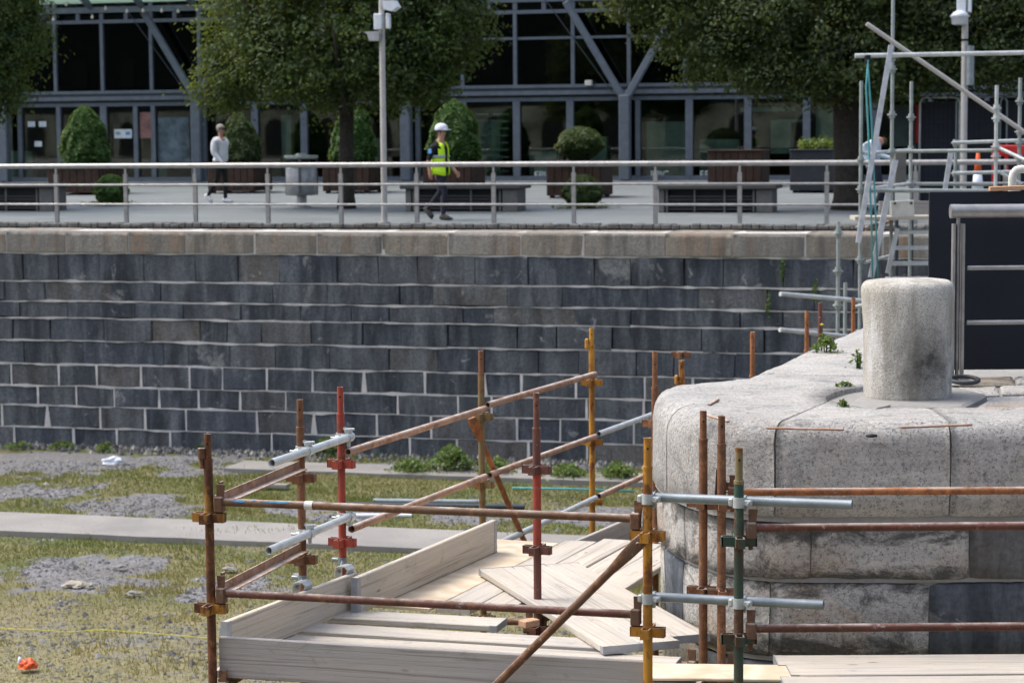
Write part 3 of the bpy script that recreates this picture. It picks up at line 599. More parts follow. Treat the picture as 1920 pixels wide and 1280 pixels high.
def letters(txt, px, py, size):
    cu = bpy.data.curves.new('lettering', 'FONT'); cu.body = txt; cu.size = size; cu.extrude = .004; cu.align_x = 'CENTER'
    ob = bpy.data.objects.new('lettering', cu); COL.objects.link(ob); dg = bpy.context.evaluated_depsgraph_get(); dg.update()
    me = bpy.data.meshes.new_from_object(ob.evaluated_get(dg)); bpy.data.objects.remove(ob); me.materials.clear(); me.materials.append(M['letters'])
    t, z = qtz(px, py, NB); T = Matrix.Translation(Q(t, NB - .012, z)) @ Matrix.Rotation(QA, 4, 'Z') @ Matrix.Rotation(R(90), 4, 'X'); me.transform(T)
    link('lettering', me, bld)
for px, py, tx in ((1019, 334, 'EPIC'), (1112, 334, 'EPIC'), (1237, 333, 'EPIC'), (1330, 333, 'EPIC')): letters(tx, px, py, .27)
# glazed canopy upper left
can = bld
ct0, ct1 = qt(70, NB - 1, 10), qt(560, NB - 1, 10); zc0 = qz(200, 19, NB - .8)
mb = MB(); mb.box(Q((ct0 + ct1) / 2, NB - .8, zc0), (ct1 - ct0, .16, .16), Mq); mb.build('canopy_beam', M['frame'], bld)
k = 5
for i in range(k + 1):
    t = ct0 + (ct1 - ct0) * i / k; p0, p1 = Q(t, NB - .85, zc0 + .06), Q(t - .15, NB - 3.6, zc0 + 1.5); mb = MB(); mb.box((p0 + p1) / 2, ((p1 - p0).length, .1, .14), rotM(p1 - p0)); mb.build('canopy_rafter', M['frame'], bld)
    if i < k:
        t2 = ct0 + (ct1 - ct0) * (i + 1) / k
        for a, b in ((.03, .48), (.52, .98)):
            f = lambda t_, u: Q(t_, NB - .85 - 2.75 * u, zc0 + .14 + 1.44 * u)
            mb = MB(); P = [f(t + .07, a), f(t2 - .07, a), f(t2 - .07, b), f(t + .07, b)]; mb.hexa(P + [p + Vector((0, 0, .02)) for p in P]); mb.build('canopy_pane', M['canopy'], bld)
# string of bulbs under the canopy
fest = thing('festoon_lights', 'string of small round bulbs hanging under the glass canopy', 'string lights', Q(qt(240, NB - 1.3), NB - 1.3, zc0))
cord = MB(); prev = None
for i, (px, py) in enumerate(((100, 37), (124, 9), (173, 33), (198, 17), (238, 22), (268, 21), (303, 21), (334, 22), (369, 19), (408, 24), (450, 20))):
    t, z = qtz(px, py, NB - 1.3); mb = MB(); mb.lathe([(.001, -.05), (.035, -.03), (.045, 0), (.03, .035), (.015, .05), (.015, .08)], Q(t, NB - 1.3, z), 8); mb.build('bulb', M['bulb'], fest)
    p = Q(t, NB - 1.3, z + .08)
    if prev is not None: cord.path([prev, (prev + p) / 2 + Vector((0, 0, .02)), p], .006, 5)
    prev = p
cord.build('cord', M['framed'], fest)

# ---------------------------------------------------------------- opposite side of the dock, behind the viewer (seen in the glass)
opp = thing('opposite_building', 'stone fronted building behind the viewer reflected in the glass', 'building', (0, -26, 0))
mb = MB(); mb.box((-55, -31, 1.9), (290, 9.6, 3.8)); mb.build('ground_floor', M['oppst'], opp)
mb = MB(); mb.box((-55, -31.2, 8.4), (290, 9.4, 9.2)); mb.build('upper_wall', M['oppbr'], opp)
mb = MB(); mb.box((-55, -31, 13.2), (292, 10.4, .4)); mb.build('roof', M['slate'], opp)
for i in range(48):
    x = -167 + i * 5; mb = MB(); pts = [(-.9, .3), (.9, .3), (.9, 2.2)] + [(.9 * math.cos(a), 2.2 + .9 * math.sin(a)) for a in (.5, 1.05, 1.57, 2.1, 2.6)] + [(-.9, 2.2)]
    mb.add([(x - u, -26.19, z) for u, z in pts] + [(x - u, -26.14, z) for u, z in pts], [list(range(9, 18))] + [(j, (j + 1) % 9, 9 + (j + 1) % 9, 9 + j) for j in range(9)]); mb.build('window', M['dark'], opp)
    mb = MB(); mb.box((x, -26.48, 7), (1.5, .1, 2.2)); mb.build('window', M['dark'], opp)
mb = MB(); mb.box((-55, -13, -2.05), (300, 26, 4.1)); o = mb.build('near_quay', M['concrete']); o['kind'] = 'structure'

# ================================================================== FAR QUAY: trees, planters, furniture, people
def leaf_mesh(name, pts, size, mat, tones, outs, flat=.5):
    V, Fc, T = [], [], []; k = 0
    for p, tn, ou in zip(pts, tones, outs):
        nrm = Vector((rnd.gauss(0, 1), rnd.gauss(0, 1), rnd.gauss(0, 1))).normalized() * flat + ou * .6 + Vector((0, 0, .35)); nrm.normalize()
        a = nrm.orthogonal().normalized(); a = Matrix.Rotation(rnd.uniform(0, 6.28), 3, nrm) @ a; b = nrm.cross(a); s = size * rnd.uniform(.65, 1.35)
        p = Vector(p); V += [tuple(p - a * s), tuple(p + b * s * .55 + nrm * s * .12), tuple(p + a * s), tuple(p - b * s * .55 + nrm * s * .12)]
        Fc.append((k, k + 1, k + 2, k + 3)); T += [tn] * 4; k += 4
    me = bpy.data.meshes.new(name); me.from_pydata(V, [], Fc); at_ = me.attributes.new('tone', 'FLOAT', 'POINT'); at_.data.foreach_set('value', T); me.materials.append(mat); return me
def crown(lobes, nclump, per, cl, size, mat, name, seed, cut=None, inner=.35):
    r = random.Random(seed); pts, tones, outs = [], [], []; vol = [a * b * c_ for (_, _, _, a, b, c_) in lobes]
    for _ in range(nclump):
        x, y, z, a, b, c_ = r.choices(lobes, [v ** .67 for v in vol])[0]
        d = Vector((r.gauss(0, 1), r.gauss(0, 1), r.gauss(0, 1))).normalized(); rad = 1 - abs(r.gauss(0, inner)) * .8 + (r.uniform(0, .14) if r.random() < .3 else 0)
        rad = max(.15, rad) * (1 + .2 * mnoise.noise(d * 2.6 + Vector((seed, 0, 0))))
        ce = Vector((x + d.x * a * rad, y + d.y * b * rad, z + d.z * c_ * rad))
        if cut is not None and ce.z < cut + .25 * mnoise.noise(ce * .9): continue
        tn = min(1, max(0, r.gauss(.4, .27))); cs = cl * r.uniform(.5, 1.4)
        for _ in range(per):
            off = Vector((r.gauss(0, 1), r.gauss(0, 1), r.gauss(0, .75))) * cs * .5
            pts.append(ce + off); outs.append((d * .7 + off.normalized() * .5)); tones.append(min(1, max(0, tn + r.gauss(0, .08))))
    return leaf_mesh(name, pts, size, mat, tones, outs)
def tree(px, py, label, lobes, ncl, mat, cut, trunk_r, fork, seed, height=6.5):
    t, n_ = qg(px, py); base = Q(t, n_, gz(n_)); tr = thing('tree', label, 'tree', base, 0, 'trees along the far quay')
    mb = MB(); r = random.Random(seed)
    top = base + Vector((0, 0, fork)); lean = Vector((r.uniform(-.1, .1), r.uniform(-.1, .1), 0))
    mb.path([base - Vector((0, 0, .1)), base + Vector((0, 0, .25)), base + (top - base) * .5 + lean * .5, top + lean, top + lean * 2 + Vector((0, 0, .8)), top + lean * 3 + Vector((0, 0, height - fork - 1.2))], [trunk_r * 1.35, trunk_r * 1.05, trunk_r * .95, trunk_r * .9, trunk_r * .65, .04], 12)
    mb.build('trunk', M['bark'], tr)
    for i in range(7):
        a = i * .9 + r.uniform(-.3, .3); d = Vector((math.cos(a), math.sin(a), r.uniform(.35, .8))); l = r.uniform(1.6, 2.6); s0 = top + lean + Vector((0, 0, r.uniform(-.15, .9)))
        mb = MB(); mb.path([s0 - d * .1, s0 + d * l * .4 + Vector((0, 0, .1)), s0 + d * l * .75 + Vector((0, 0, .4)), s0 + d * l + Vector((0, 0, .8))], [trunk_r * .5, trunk_r * .36, trunk_r * .22, .02], 7); mb.build('limb', M['bark'], tr)
    L = [(base.x + q.x * a - 0 * b, base.y + q.y * a + b, base.z + z, rx, ry, rz) for a, b, z, rx, ry, rz in lobes]
    link('crown', crown(L, ncl, 44, .34, .047, M[mat], 'crown', seed, base.z + cut), tr); return tr
# lobes: along the quay, depth, height, radii
tree(650, 391, 'broad dark green tree behind the lamp pole, yellower leaves on its sides', [(0, 0, 4.1, 2.3, 2.2, 2.2), (-1.9, -.2, 3.9, 1.15, 1.3, 1.7), (1.9, -.3, 4.1, 1.25, 1.3, 1.5), (-2.72, -.3, 2.65, .62, .6, .62), (-2.2, -.2, 3.1, .7, .7, .7), (.9, -.6, 3.1, 1.5, 1.2, .95), (-.9, -.8, 3.0, 1.3, 1.2, .8), (2.5, 0, 3.85, .75, .8, .8), (0, 0, 5.8, 2.3, 2, 1.4), (1.6, -.3, 2.6, .8, .8, .5)], 2700, 'leaf', 1.95, .17, 2.0, 5)
tree(1592, 393, 'largest dark tree spreading over the scaffold tower, thick straight trunk', [(-.3, 0, 4.2, 2.9, 2.3, 2.0), (-3.1, -.2, 4.6, 1.7, 1.5, 1.5), (-2.1, -.4, 3.25, 1.6, 1.4, .95), (2.3, -.2, 4.1, 1.9, 1.6, 1.6), (3.7, 0, 4.3, 1.6, 1.5, 1.5), (.5, -.6, 2.9, 1.8, 1.5, .75), (-4.1, .1, 4.7, 1.0, 1, 1.0), (2.6, -.4, 2.95, 1.7, 1.3, .6), (0, 0, 5.9, 3.2, 2, 1.4), (-1.0, -.6, 2.75, 1.2, 1.2, .55), (4.6, 0, 3.4, 1.3, 1.2, 1.0)], 4300, 'leafd', 1.9, .30, 2.1, 8)
tree(-95, 391, 'tree cut by the left picture edge, only its leafy right side in view', [(.1, 0, 4.1, 2.0, 2.0, 1.9), (1.4, -.1, 3.7, .95, 1.1, 1.0), (1.5, -.2, 4.7, .9, 1.1, .9), (1.0, -.4, 2.7, .95, 1, .85), (0, 0, 5.8, 2, 2, 1.2)], 1700, 'leaf', 1.55, .17, 1.8, 14)

def planter_box(px0, px1, pyb, pyt, mat, label, name='planter', group='timber planters in front of the glass building', slats=True, cat='planter'):
    t0, n_ = qg(px0, pyb); t1 = qt(px1, n_, pyb); z0 = gz(n_); h = qz((px0 + px1) / 2, pyt, n_) - z0; wd = t1 - t0; ce = Q((t0 + t1) / 2, n_ + wd / 2, z0)
    r = thing(name, label, cat, ce, QA, group)
    mb = MB(); mb.box((0, 0, h / 2 + .03), (wd - .1, wd - .1, h - .1)); mb.build('liner', M['dark'], r, True)
    mb = MB(); mb.lathe([(wd * .4, h - .06), (wd * .2, h - .03), (.01, h - .02)], (0, 0, 0), 12); mb.build('soil', M['bark'], r, True)
    nsl = 7 if slats else 1
    for sx, sy, ax in ((0, -1, 0), (0, 1, 0), (-1, 0, 1), (1, 0, 1)):
        for i in range(nsl):
            u = (i + .5) / nsl * wd - wd / 2; s = wd / nsl - .012 if slats else wd
            mb = MB(); c_ = (u, sy * wd / 2, h / 2 + .03) if ax == 0 else (sx * wd / 2, u, h / 2 + .03)
            mb.cbox(c_, (s, .035, h - .06) if ax == 0 else (.035, s - .03, h - .06), .006); mb.build('slat' if slats else 'panel', M[mat], r, True)
    for sx in (-1, 1):
        for sy in (-1, 1): mb = MB(); mb.box((sx * (wd / 2 - .1), sy * (wd / 2 - .1), .03), (.1, .1, .06)); mb.build('foot', M['dark'], r, True)
    mb = MB()
    for c_, s in (((0, -wd / 2, h + .02), (wd + .06, .1, .04)), ((0, wd / 2, h + .02), (wd + .06, .1, .04)), ((-wd / 2, 0, h + .02), (.1, wd - .1, .04)), ((wd / 2, 0, h + .02), (.1, wd - .1, .04))): mb.cbox(c_, s, .008)
    mb.build('rim', M[mat], r, True); return ce, h, wd
def topiary(ce, z0, wd, h, shape, mat, label, seed, group=None, n=1500, trunk=True):
    b = Vector((ce.x, ce.y, ce.z + z0)); r = thing('topiary_bush', label, 'bush', b, 0, group); R_ = random.Random(seed); pts, tones, outs = [], [], []
    for _ in range(n * 9):
        u = R_.random() ** .8; a = R_.uniform(0, 6.283); rr = shape(u) * wd / 2 * (1 - abs(R_.gauss(0, .16))) * (1 + .22 * mnoise.noise(Vector((math.cos(a) * 2.4, math.sin(a) * 2, u * 5 + seed))))
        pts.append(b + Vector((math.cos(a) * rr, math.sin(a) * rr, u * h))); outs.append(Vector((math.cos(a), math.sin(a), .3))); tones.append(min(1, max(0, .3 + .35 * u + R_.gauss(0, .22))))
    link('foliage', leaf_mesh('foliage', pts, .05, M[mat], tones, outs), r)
    mb = MB(); mb.path([b - Vector((0, 0, .04)), b + Vector((.01, 0, h * .45)), b + Vector((0, .01, h * .9))], [.04, .03, .01], 7); mb.build('stem', M['bark'], r); return r
cone = lambda u: max(0, 1 - u ** 2.3) ** .62 * (1 if u > .15 else .86 + u)
ball = lambda u: math.sqrt(max(0, 1 - (2 * u - 1) ** 2)) * (1 if u > .45 else .55 + u)
TG = 'clipped cone bushes in the planters'
for i, (x0, x1, yb, yt, pl, bl, bw, top, mat) in enumerate((
    (91, 187, 366, 316, 'brown planter under the leftmost cone bush', 'leftmost cone bush, standing left of the glass door', 1.12, 199, 'bush'),
    (391, 477, 363, 308, 'brown planter behind the walking man in the pale sweater', 'shaded cone bush behind the man in the pale sweater', .95, 212, 'shrub'),
    (606, 693, 363, 308, 'brown planter partly hidden by the trunk of the broad tree', 'cone bush half hidden by the trunk of the broad tree', 1.05, 194, 'bush'),
    (794, 884, 362, 306, 'brown planter behind the helmeted man in the yellow vest', 'cone bush behind the helmeted man in the yellow vest', 1.2, 188, 'bush'))):
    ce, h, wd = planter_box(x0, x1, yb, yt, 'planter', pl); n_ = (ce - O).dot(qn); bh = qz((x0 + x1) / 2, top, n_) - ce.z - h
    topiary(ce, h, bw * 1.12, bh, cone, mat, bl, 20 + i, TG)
ce, h, wd = planter_box(1026, 1126, 372, 305, 'planter', 'reddish brown planter holding the round brownish bush')
n_ = (ce - O).dot(qn); topiary(ce, h, 1.12, qz(1070, 240, n_) - ce.z - h, ball, 'shrub', 'round brownish bush in the reddish planter beside the EPIC lettering', 31)
planter_box(1328, 1427, 352, 284, 'planter', 'square brown planter with no plant in it, right of the last EPIC lettering')
ce, h, wd = planter_box(1482, 1592, 362, 283, 'planterd', 'dark grey planter with grassy plants beside the thick tree trunk', slats=False, group=None)
r = thing('planter_grass', 'tuft of yellow green grass growing in the dark grey planter', 'plant', ce + Vector((0, 0, h)))
pts = [ce + Vector((rnd.uniform(-.55, .55), rnd.uniform(-.4, .4), h + abs(rnd.gauss(.08, .09)))) for _ in range(1500)]
link('foliage', leaf_mesh('foliage', pts, .05, M['weed'], [rnd.uniform(.2, 1) for _ in pts], [Vector((rnd.gauss(0, .5), rnd.gauss(0, .5), .2)) for _ in pts]), r)
for px, py, wd, hh, lb, sd_ in ((209, 391, .78, .66, 'low round shrub growing from the pavement near the left bench', 41), (1092, 396, .85, .66, 'low spreading shrub with pale litter beneath it in front of the reddish planter', 44)):
    t, n_ = qg(px, py - 6); topiary(Q(t, n_, gz(n_)), 0, wd, hh, lambda u: (.55 + u) if u < .5 else math.sqrt(max(0, 1 - (2 * u - 1) ** 2)) * .6 + .42 * (1 - u) + .2, 'bush' if px < 500 else 'shrub', lb, sd_, 'low shrubs on the pavement', 700)
    # yellowing grass round its foot
    base = Q(t, n_, gz(n_)); r = thing('grass_tuft', 'pale grass tuft around the foot of the low shrub by the ' + ('left bench' if px < 500 else 'reddish planter'), 'grass', base)
    pts = [base + Vector((rnd.gauss(0, .28), rnd.gauss(-.15, .2), rnd.uniform(0, .09))) for _ in range(420)]
    link('blades', leaf_mesh('blades', pts, .035, M['weed'], [rnd.uniform(.3, 1) for _ in pts], [Vector((rnd.gauss(0, .5), 0, .2)) for _ in pts]), r, kind='stuff')

def bench(px0, px1, pyb, pyt, label, endpx=None):
    t0, n_ = qg(px0, pyb); t1 = qt(px1, n_, pyb); wd = t1 - t0; z0 = gz(n_); h = qz((px0 + px1) / 2, pyt, n_) - z0; r = thing('bench', label, 'bench', Q((t0 + t1) / 2, n_ + .35, z0), QA, 'stone topped benches on the far quay')
    mb = MB(); mb.cbox((0, 0, h - .04), (wd + .14, .86, .08), .012); mb.build('bench_top', M['benchtop'], r, True)
    e = .32; mb = MB(); mb.cbox((wd / 2 - e / 2 - .02, 0, (h - .08) / 2), (e, .66, h - .08), .012); mb.build('end_block', M['benchend'], r, True)
    mb = MB(); mb.cbox((-wd / 2 + .08, 0, (h - .08) / 2), (.12, .66, h - .08), .012); mb.build('end_block', M['benchend'], r, True)
    mb = MB(); mb.box((-.1, .05, (h - .08) / 2), (wd - .6, .4, h - .1)); mb.build('core', M['dark'], r, True)
    x0, x1 = -wd / 2 + .15, wd / 2 - e - .04
    for i in range(5):
        mb = MB(); mb.box(((x0 + x1) / 2, -.27, .07 + i * .062), (x1 - x0, .025, .035)); mb.build('slat', M['slat'], r, True)
    for u in (.02, .33, .66, .98):
        mb = MB(); mb.box((x0 + (x1 - x0) * u, -.295, (h - .08) / 2), (.035, .03, h - .1)); mb.build('upright', M['benchend'], r, True)
bench(758, 972, 397, 347, 'long dark bench behind the helmeted man, pale end block on the right')
bench(1232, 1450, 399, 347, 'long dark bench in front of the empty brown planter')
bench(-120, 100, 396, 345, 'dark bench cut by the left picture edge')

# litter bin
t, n_ = qg(566, 389); bp = Q(t, n_, gz(n_)); r = thing('litter_bin', 'grey steel litter bin with a flat pale canopy on top', 'bin', bp)
sc = 1 / 90.0; H = lambda py: qz(566, py, n_) - bp.z
mb = MB(); mb.tube(bp, bp + Vector((0, 0, H(362))), .11, n=14); mb.tube(bp, bp + Vector((0, 0, .03)), .2, n=14); mb.build('pedestal', M['binm'], r)
mb = MB(); mb.lathe([(.30, H(366)), (.335, H(364)), (.335, H(316)), (.31, H(314))], bp, 20); mb.build('drum', M['binm'], r)
for a in (-1.57, .2, 2.9):
    mb = MB(); mb.box(bp + Vector((math.cos(a) * .34, math.sin(a) * .34, (H(366) + H(296)) / 2)), (.06, .03, H(296) - H(366)), Matrix.Rotation(a + 1.57, 3, 'Z')); mb.build('strap', M['benchend'], r)
mb = MB(); mb.tube(bp + Vector((0, 0, H(314))), bp + Vector((0, 0, H(297))), .2, n=14); mb.build('throat', M['dark'], r)
mb = MB(); mb.lathe([(.30, H(298)), (.37, H(295)), (.36, H(291.5)), (.12, H(290.5)), (.11, H(288)), (.02, H(287.5))], bp, 24); mb.build('canopy', M['bintop'], r)

# lamp / camera poles
def pole(px, py, r_, label, n_=None, h=6.5):
    t, n0 = qg(px, py) if n_ is None else (qt(px, n_, py), n_); b = Q(t, n0, gz(n0)); o = thing('camera_pole', label, 'pole', b)
    mb = MB(); mb.tube(b, b + Vector((0, 0, h)), r_ * 1.03, r_ * .92, n=14); mb.build('pole', M['pole'], o)
    mb = MB(); mb.tube(b, b + Vector((0, 0, .03)), r_ * 2, n=14); mb.build('base_plate', M['pole'], o); return o, b, n0
Mq = rotM(q)
o, b, n0 = pole(721, 419, .056, 'pale pole in front of the broad tree carrying boxes and floodlights')
t = (b - O).dot(q); X_ = lambda px, py: qtz(px, py, n0 - .1)
for px, py, w_, h_, nm in ((709.5, 41, .15, .29, 'junction_box'), (728.5, 40, .075, .28, 'junction_box')):
    tt, z = X_(px, py); mb = MB(); mb.cbox(Q(tt, n0 - .11, z), (w_, .1, h_), .012, Mq); mb.build(nm, M['white'], o)
for s_, px, py in ((1, 732, 12), (-1, 702, 68)):
    tt, z = X_(px, py); P = Q(tt, n0 - .1, z); mb = MB(); pr = [(-.12, .1), (.1, .1), (.17, -.02), (.06, -.1), (-.1, -.06)] if s_ > 0 else [(-.17, .075), (.12, .085), (.13, .05), (.12, -.09), (-.07, -.09), (-.1, .03)]
    mb.add([P + q * u + Vector((0, 0, v)) - qn * .12 for u, v in pr] + [P + q * u + Vector((0, 0, v)) + qn * .12 for u, v in pr], [list(range(len(pr)))[::-1], [len(pr) + i for i in range(len(pr))]] + [(i, (i + 1) % len(pr), len(pr) + (i + 1) % len(pr), len(pr) + i) for i in range(len(pr))]); mb.build('floodlight', M['binm'] if s_ < 0 else M['white'], o)
    mb = MB(); mb.box((P + b + Vector((0, 0, z - b.z))) / 2, (.2, .04, .05), Mq); mb.build('bracket', M['binm'], o)
o, b, n0 = pole(1806, 352, .062, 'pale pole with a dome camera and a long grey box beside the fence', n_=3.2)
t = (b - O).dot(q); X_ = lambda px, py: qtz(px, py, n0 - .1)
for px, py, w_, h_, mt in ((1803, 8, .17, .3, 'white'), (1819, 8, .06, .3, 'white')):
    tt, z = X_(px, py); mb = MB(); mb.cbox(Q(tt, n0 - .12, z), (w_, .12, h_), .012, Mq); mb.build('junction_box', M[mt], o)
tt, z = X_(1819, 123); mb = MB(); mb.tube(Q(tt, n0 - .08, z - .36), Q(tt, n0 - .08, z + .36), .075, n=14); mb.build('cylinder_box', M['sgalv'], o)
tt, z = X_(1800, 35); mb = MB(); mb.lathe([(.10, -.12), (.15, -.1), (.16, .02), (.19, .03), (.12, .11), (.05, .14)], Q(tt, n0 - .16, z), 18); mb.build('dome_camera', M['white'], o)
mb = MB(); tt, z = X_(1806, 75); mb.tube(Q(t, n0, z - .02), Q(t, n0, z + .02), .068, n=14); mb.build('strap', M['dark'], o)

# leaning stone post by the trunk, site fence, barrier, cone
t, n_ = qg(1586, 392); mb = MB(); b = Q(t, n_, gz(n_)); mb.path([b - Vector((0, 0, .02)), b + q * -.03 + Vector((0, 0, .5)), b + q * -.08 + Vector((0, 0, .95))], [.1, .09, .07], 10); tag(mb.build('bollard', M['pole']), 'slim grey tapered post left of the thick tree trunk', 'bollard')
for i, px in enumerate((1722, 1790, 1872, 1958)):
    nf = 5.2; t0 = qt(px, nf, 340); wd = .8 if i == 0 else 1.0; b = Q(t0 + wd / 2, nf, gz(nf)); zt = qz(1760, 183, nf) - gz(nf)
    f = thing('fence_panel', ('site fence panel with rounded pale frame beside the red poster', 'dark mesh fence panel left of the camera pole', 'dark mesh fence panel right of the camera pole', 'dark mesh fence panel at the right picture edge')[i], 'fence', b, QA, 'temporary fence panels with dark sheeting')
    mb = MB(); w2 = wd / 2 - .02; mb.path([(-w2, 0, .05), (-w2, 0, zt - .1), (-w2 + .03, 0, zt - .03), (-w2 + .1, 0, zt), (w2 - .1, 0, zt), (w2 - .03, 0, zt - .03), (w2, 0, zt - .1), (w2, 0, .05)], .022, 8); mb.build('frame', M['galv' if i == 0 else 'sgalv'], f, True)
    mb = MB(); mb.box((0, .03, zt / 2), (wd - .06, .006, zt - .15)); mb.build('sheet', M['fence'], f, True)
    mb = MB()
    for k in range(6): mb.box((0, -.01, .25 + k * (zt - .35) / 5), (wd - .05, .006, .006))
    for k in range(9): mb.box((-w2 + (k + .5) * wd / 9, -.014, zt / 2), (.004, .004, zt - .1))
    mb.build('mesh_wire', M['planterd'], f, True)
nf = 5.6
for px, w_, z0, z1, mt, lb in ((1693, .52, 275, 196, 'interior', 'grey site notice board behind the scaffold tower'), (1733, .42, 268, 196, 'redp', 'red site poster beside the pale framed fence panel')):
    t, za = qtz(px, z0, nf); zb = qz(px, z1, nf); f = thing('site_board', lb, 'sign', Q(t, nf, gz(nf)), QA); mb = MB(); mb.cbox((0, 0, (za + zb) / 2 - gz(nf)), (w_, .03, zb - za), .005); mb.build('board', M[mt], f, True)
    for s_ in (-1, 1): mb = MB(); mb.box((s_ * w_ * .35, .04, (zb - gz(nf)) / 2), (.05, .04, zb - gz(nf))); mb.build('leg', M['slat'], f, True)
t, n_ = qt(1833, 1.7, 360), 1.7; b = Q(t, n_, gz(n_)); r = thing('traffic_cone', 'orange traffic cone with a white sleeve behind the far railing', 'cone', b, QA); zt = qz(1832, 289, n_) - gz(n_)
mb = MB(); mb.cbox((0, 0, .02), (.42, .42, .04), .01); mb.build('base', M['orange'], r, True)
fr = lambda u: .17 - .14 * u
for u0, u1, mt, nm in ((.03, .42, 'orange', 'cone_body'), (.42, .68, 'white', 'sleeve'), (.68, 1, 'orange', 'cone_tip')):
    mb = MB(); mb.lathe([(fr(u0), zt * u0 + .02), (fr(u1), zt * u1 + .02)], n=16); mb.build(nm, M[mt], r, True)
t, n_ = qt(1898, 2.2, 340), 2.2; b = Q(t, n_, gz(n_)); r = thing('safety_barrier', 'red plastic safety barrier at the right edge behind the railing', 'barrier', b, QA); zt = qz(1900, 272, n_) - gz(n_)
for c_, s in (((0, 0, zt - .1), (.75, .06, .2)), ((0, 0, .28), (.75, .05, .12))): mb = MB(); mb.cbox(c_, s, .02); mb.build('bar', M['redp'], r, True)
for k in range(4): mb = MB(); mb.cbox((-.33 + k * .22, 0, zt / 2), (.07, .045, zt - .2), .01); mb.build('upright', M['redp'], r, True)
mb = MB(); mb.box((0, 0, .03), (.6, .4, .06)); mb.build('foot', M['dark'], r, True)

# ---------------------------------------------------------------- people
def skin_body(name, J_, E_, regions, mats, sub=2):
    me = bpy.data.meshes.new(name); names = list(J_); me.from_pydata([J_[k][0] for k in names], [(names.index(a), names.index(b_)) for a, b_ in E_], [])
    ob = bpy.data.objects.new(name, me); COL.objects.link(ob); md = ob.modifiers.new('s', 'SKIN'); md.use_smooth_shade = True
    for i, k in enumerate(names):
        rr = J_[k][1]; me.skin_vertices[0].data[i].radius = rr if hasattr(rr, '__len__') else (rr, rr); me.skin_vertices[0].data[i].use_root = (i == 0)
    sb = ob.modifiers.new('d', 'SUBSURF'); sb.levels = sub; sb.render_levels = sub
    dg = bpy.context.evaluated_depsgraph_get(); dg.update(); nm = bpy.data.meshes.new_from_object(ob.evaluated_get(dg)); bpy.data.objects.remove(ob); nm.materials.clear()
    for m_ in mats: nm.materials.append(m_)
    pts = [(Vector(J_[a][0]), Vector(J_[b_][0]), regions(a, b_)) for a, b_ in E_]
    for p in nm.polygons:
        c_ = p.center; best = None
        for a, b_, rg in pts:
            ab = b_ - a; u = max(0, min(1, (c_ - a).dot(ab) / max(1e-9, ab.length_squared))); d = (c_ - a - ab * u).length
            if best is None or d < best[0]: best = (d, rg)
        p.material_index = best[1]; p.use_smooth = True
    nm.name = name; return nm
def hand(J_, E_, w_, el, s_, curl=.6):
    wp = Vector(J_[w_][0]); d = (wp - Vector(J_[el][0])).normalized(); side = Vector((1, 0, 0)); side = (side - d * side.dot(d)).normalized(); pn = d.cross(side)
    J_[w_ + 'p'] = (tuple(wp + d * .055), (.030, .022)); E_.append((w_, w_ + 'p'))
    for i, (o_, l) in enumerate(((-.03, .062), (-.010, .075), (.012, .072), (.032, .055))):
        a = wp + d * .085 + side * o_; b_ = a + d * l * .55 + pn * s_ * .012; c_ = b_ + d * l * .4 + pn * s_ * .03 * curl
        J_[w_ + f'f{i}'] = (tuple(a), .0095); J_[w_ + f'g{i}'] = (tuple(b_), .0085); J_[w_ + f'h{i}'] = (tuple(c_), .007); E_ += [(w_ + 'p', w_ + f'f{i}'), (w_ + f'f{i}', w_ + f'g{i}'), (w_ + f'g{i}', w_ + f'h{i}')]
    a = wp + d * .04 + side * .035; b_ = a + d * .04 + side * .02
    J_[w_ + 't'] = (tuple(a), .011); J_[w_ + 'u'] = (tuple(b_), .009); E_ += [(w_ + 'p', w_ + 't'), (w_ + 't', w_ + 'u')]
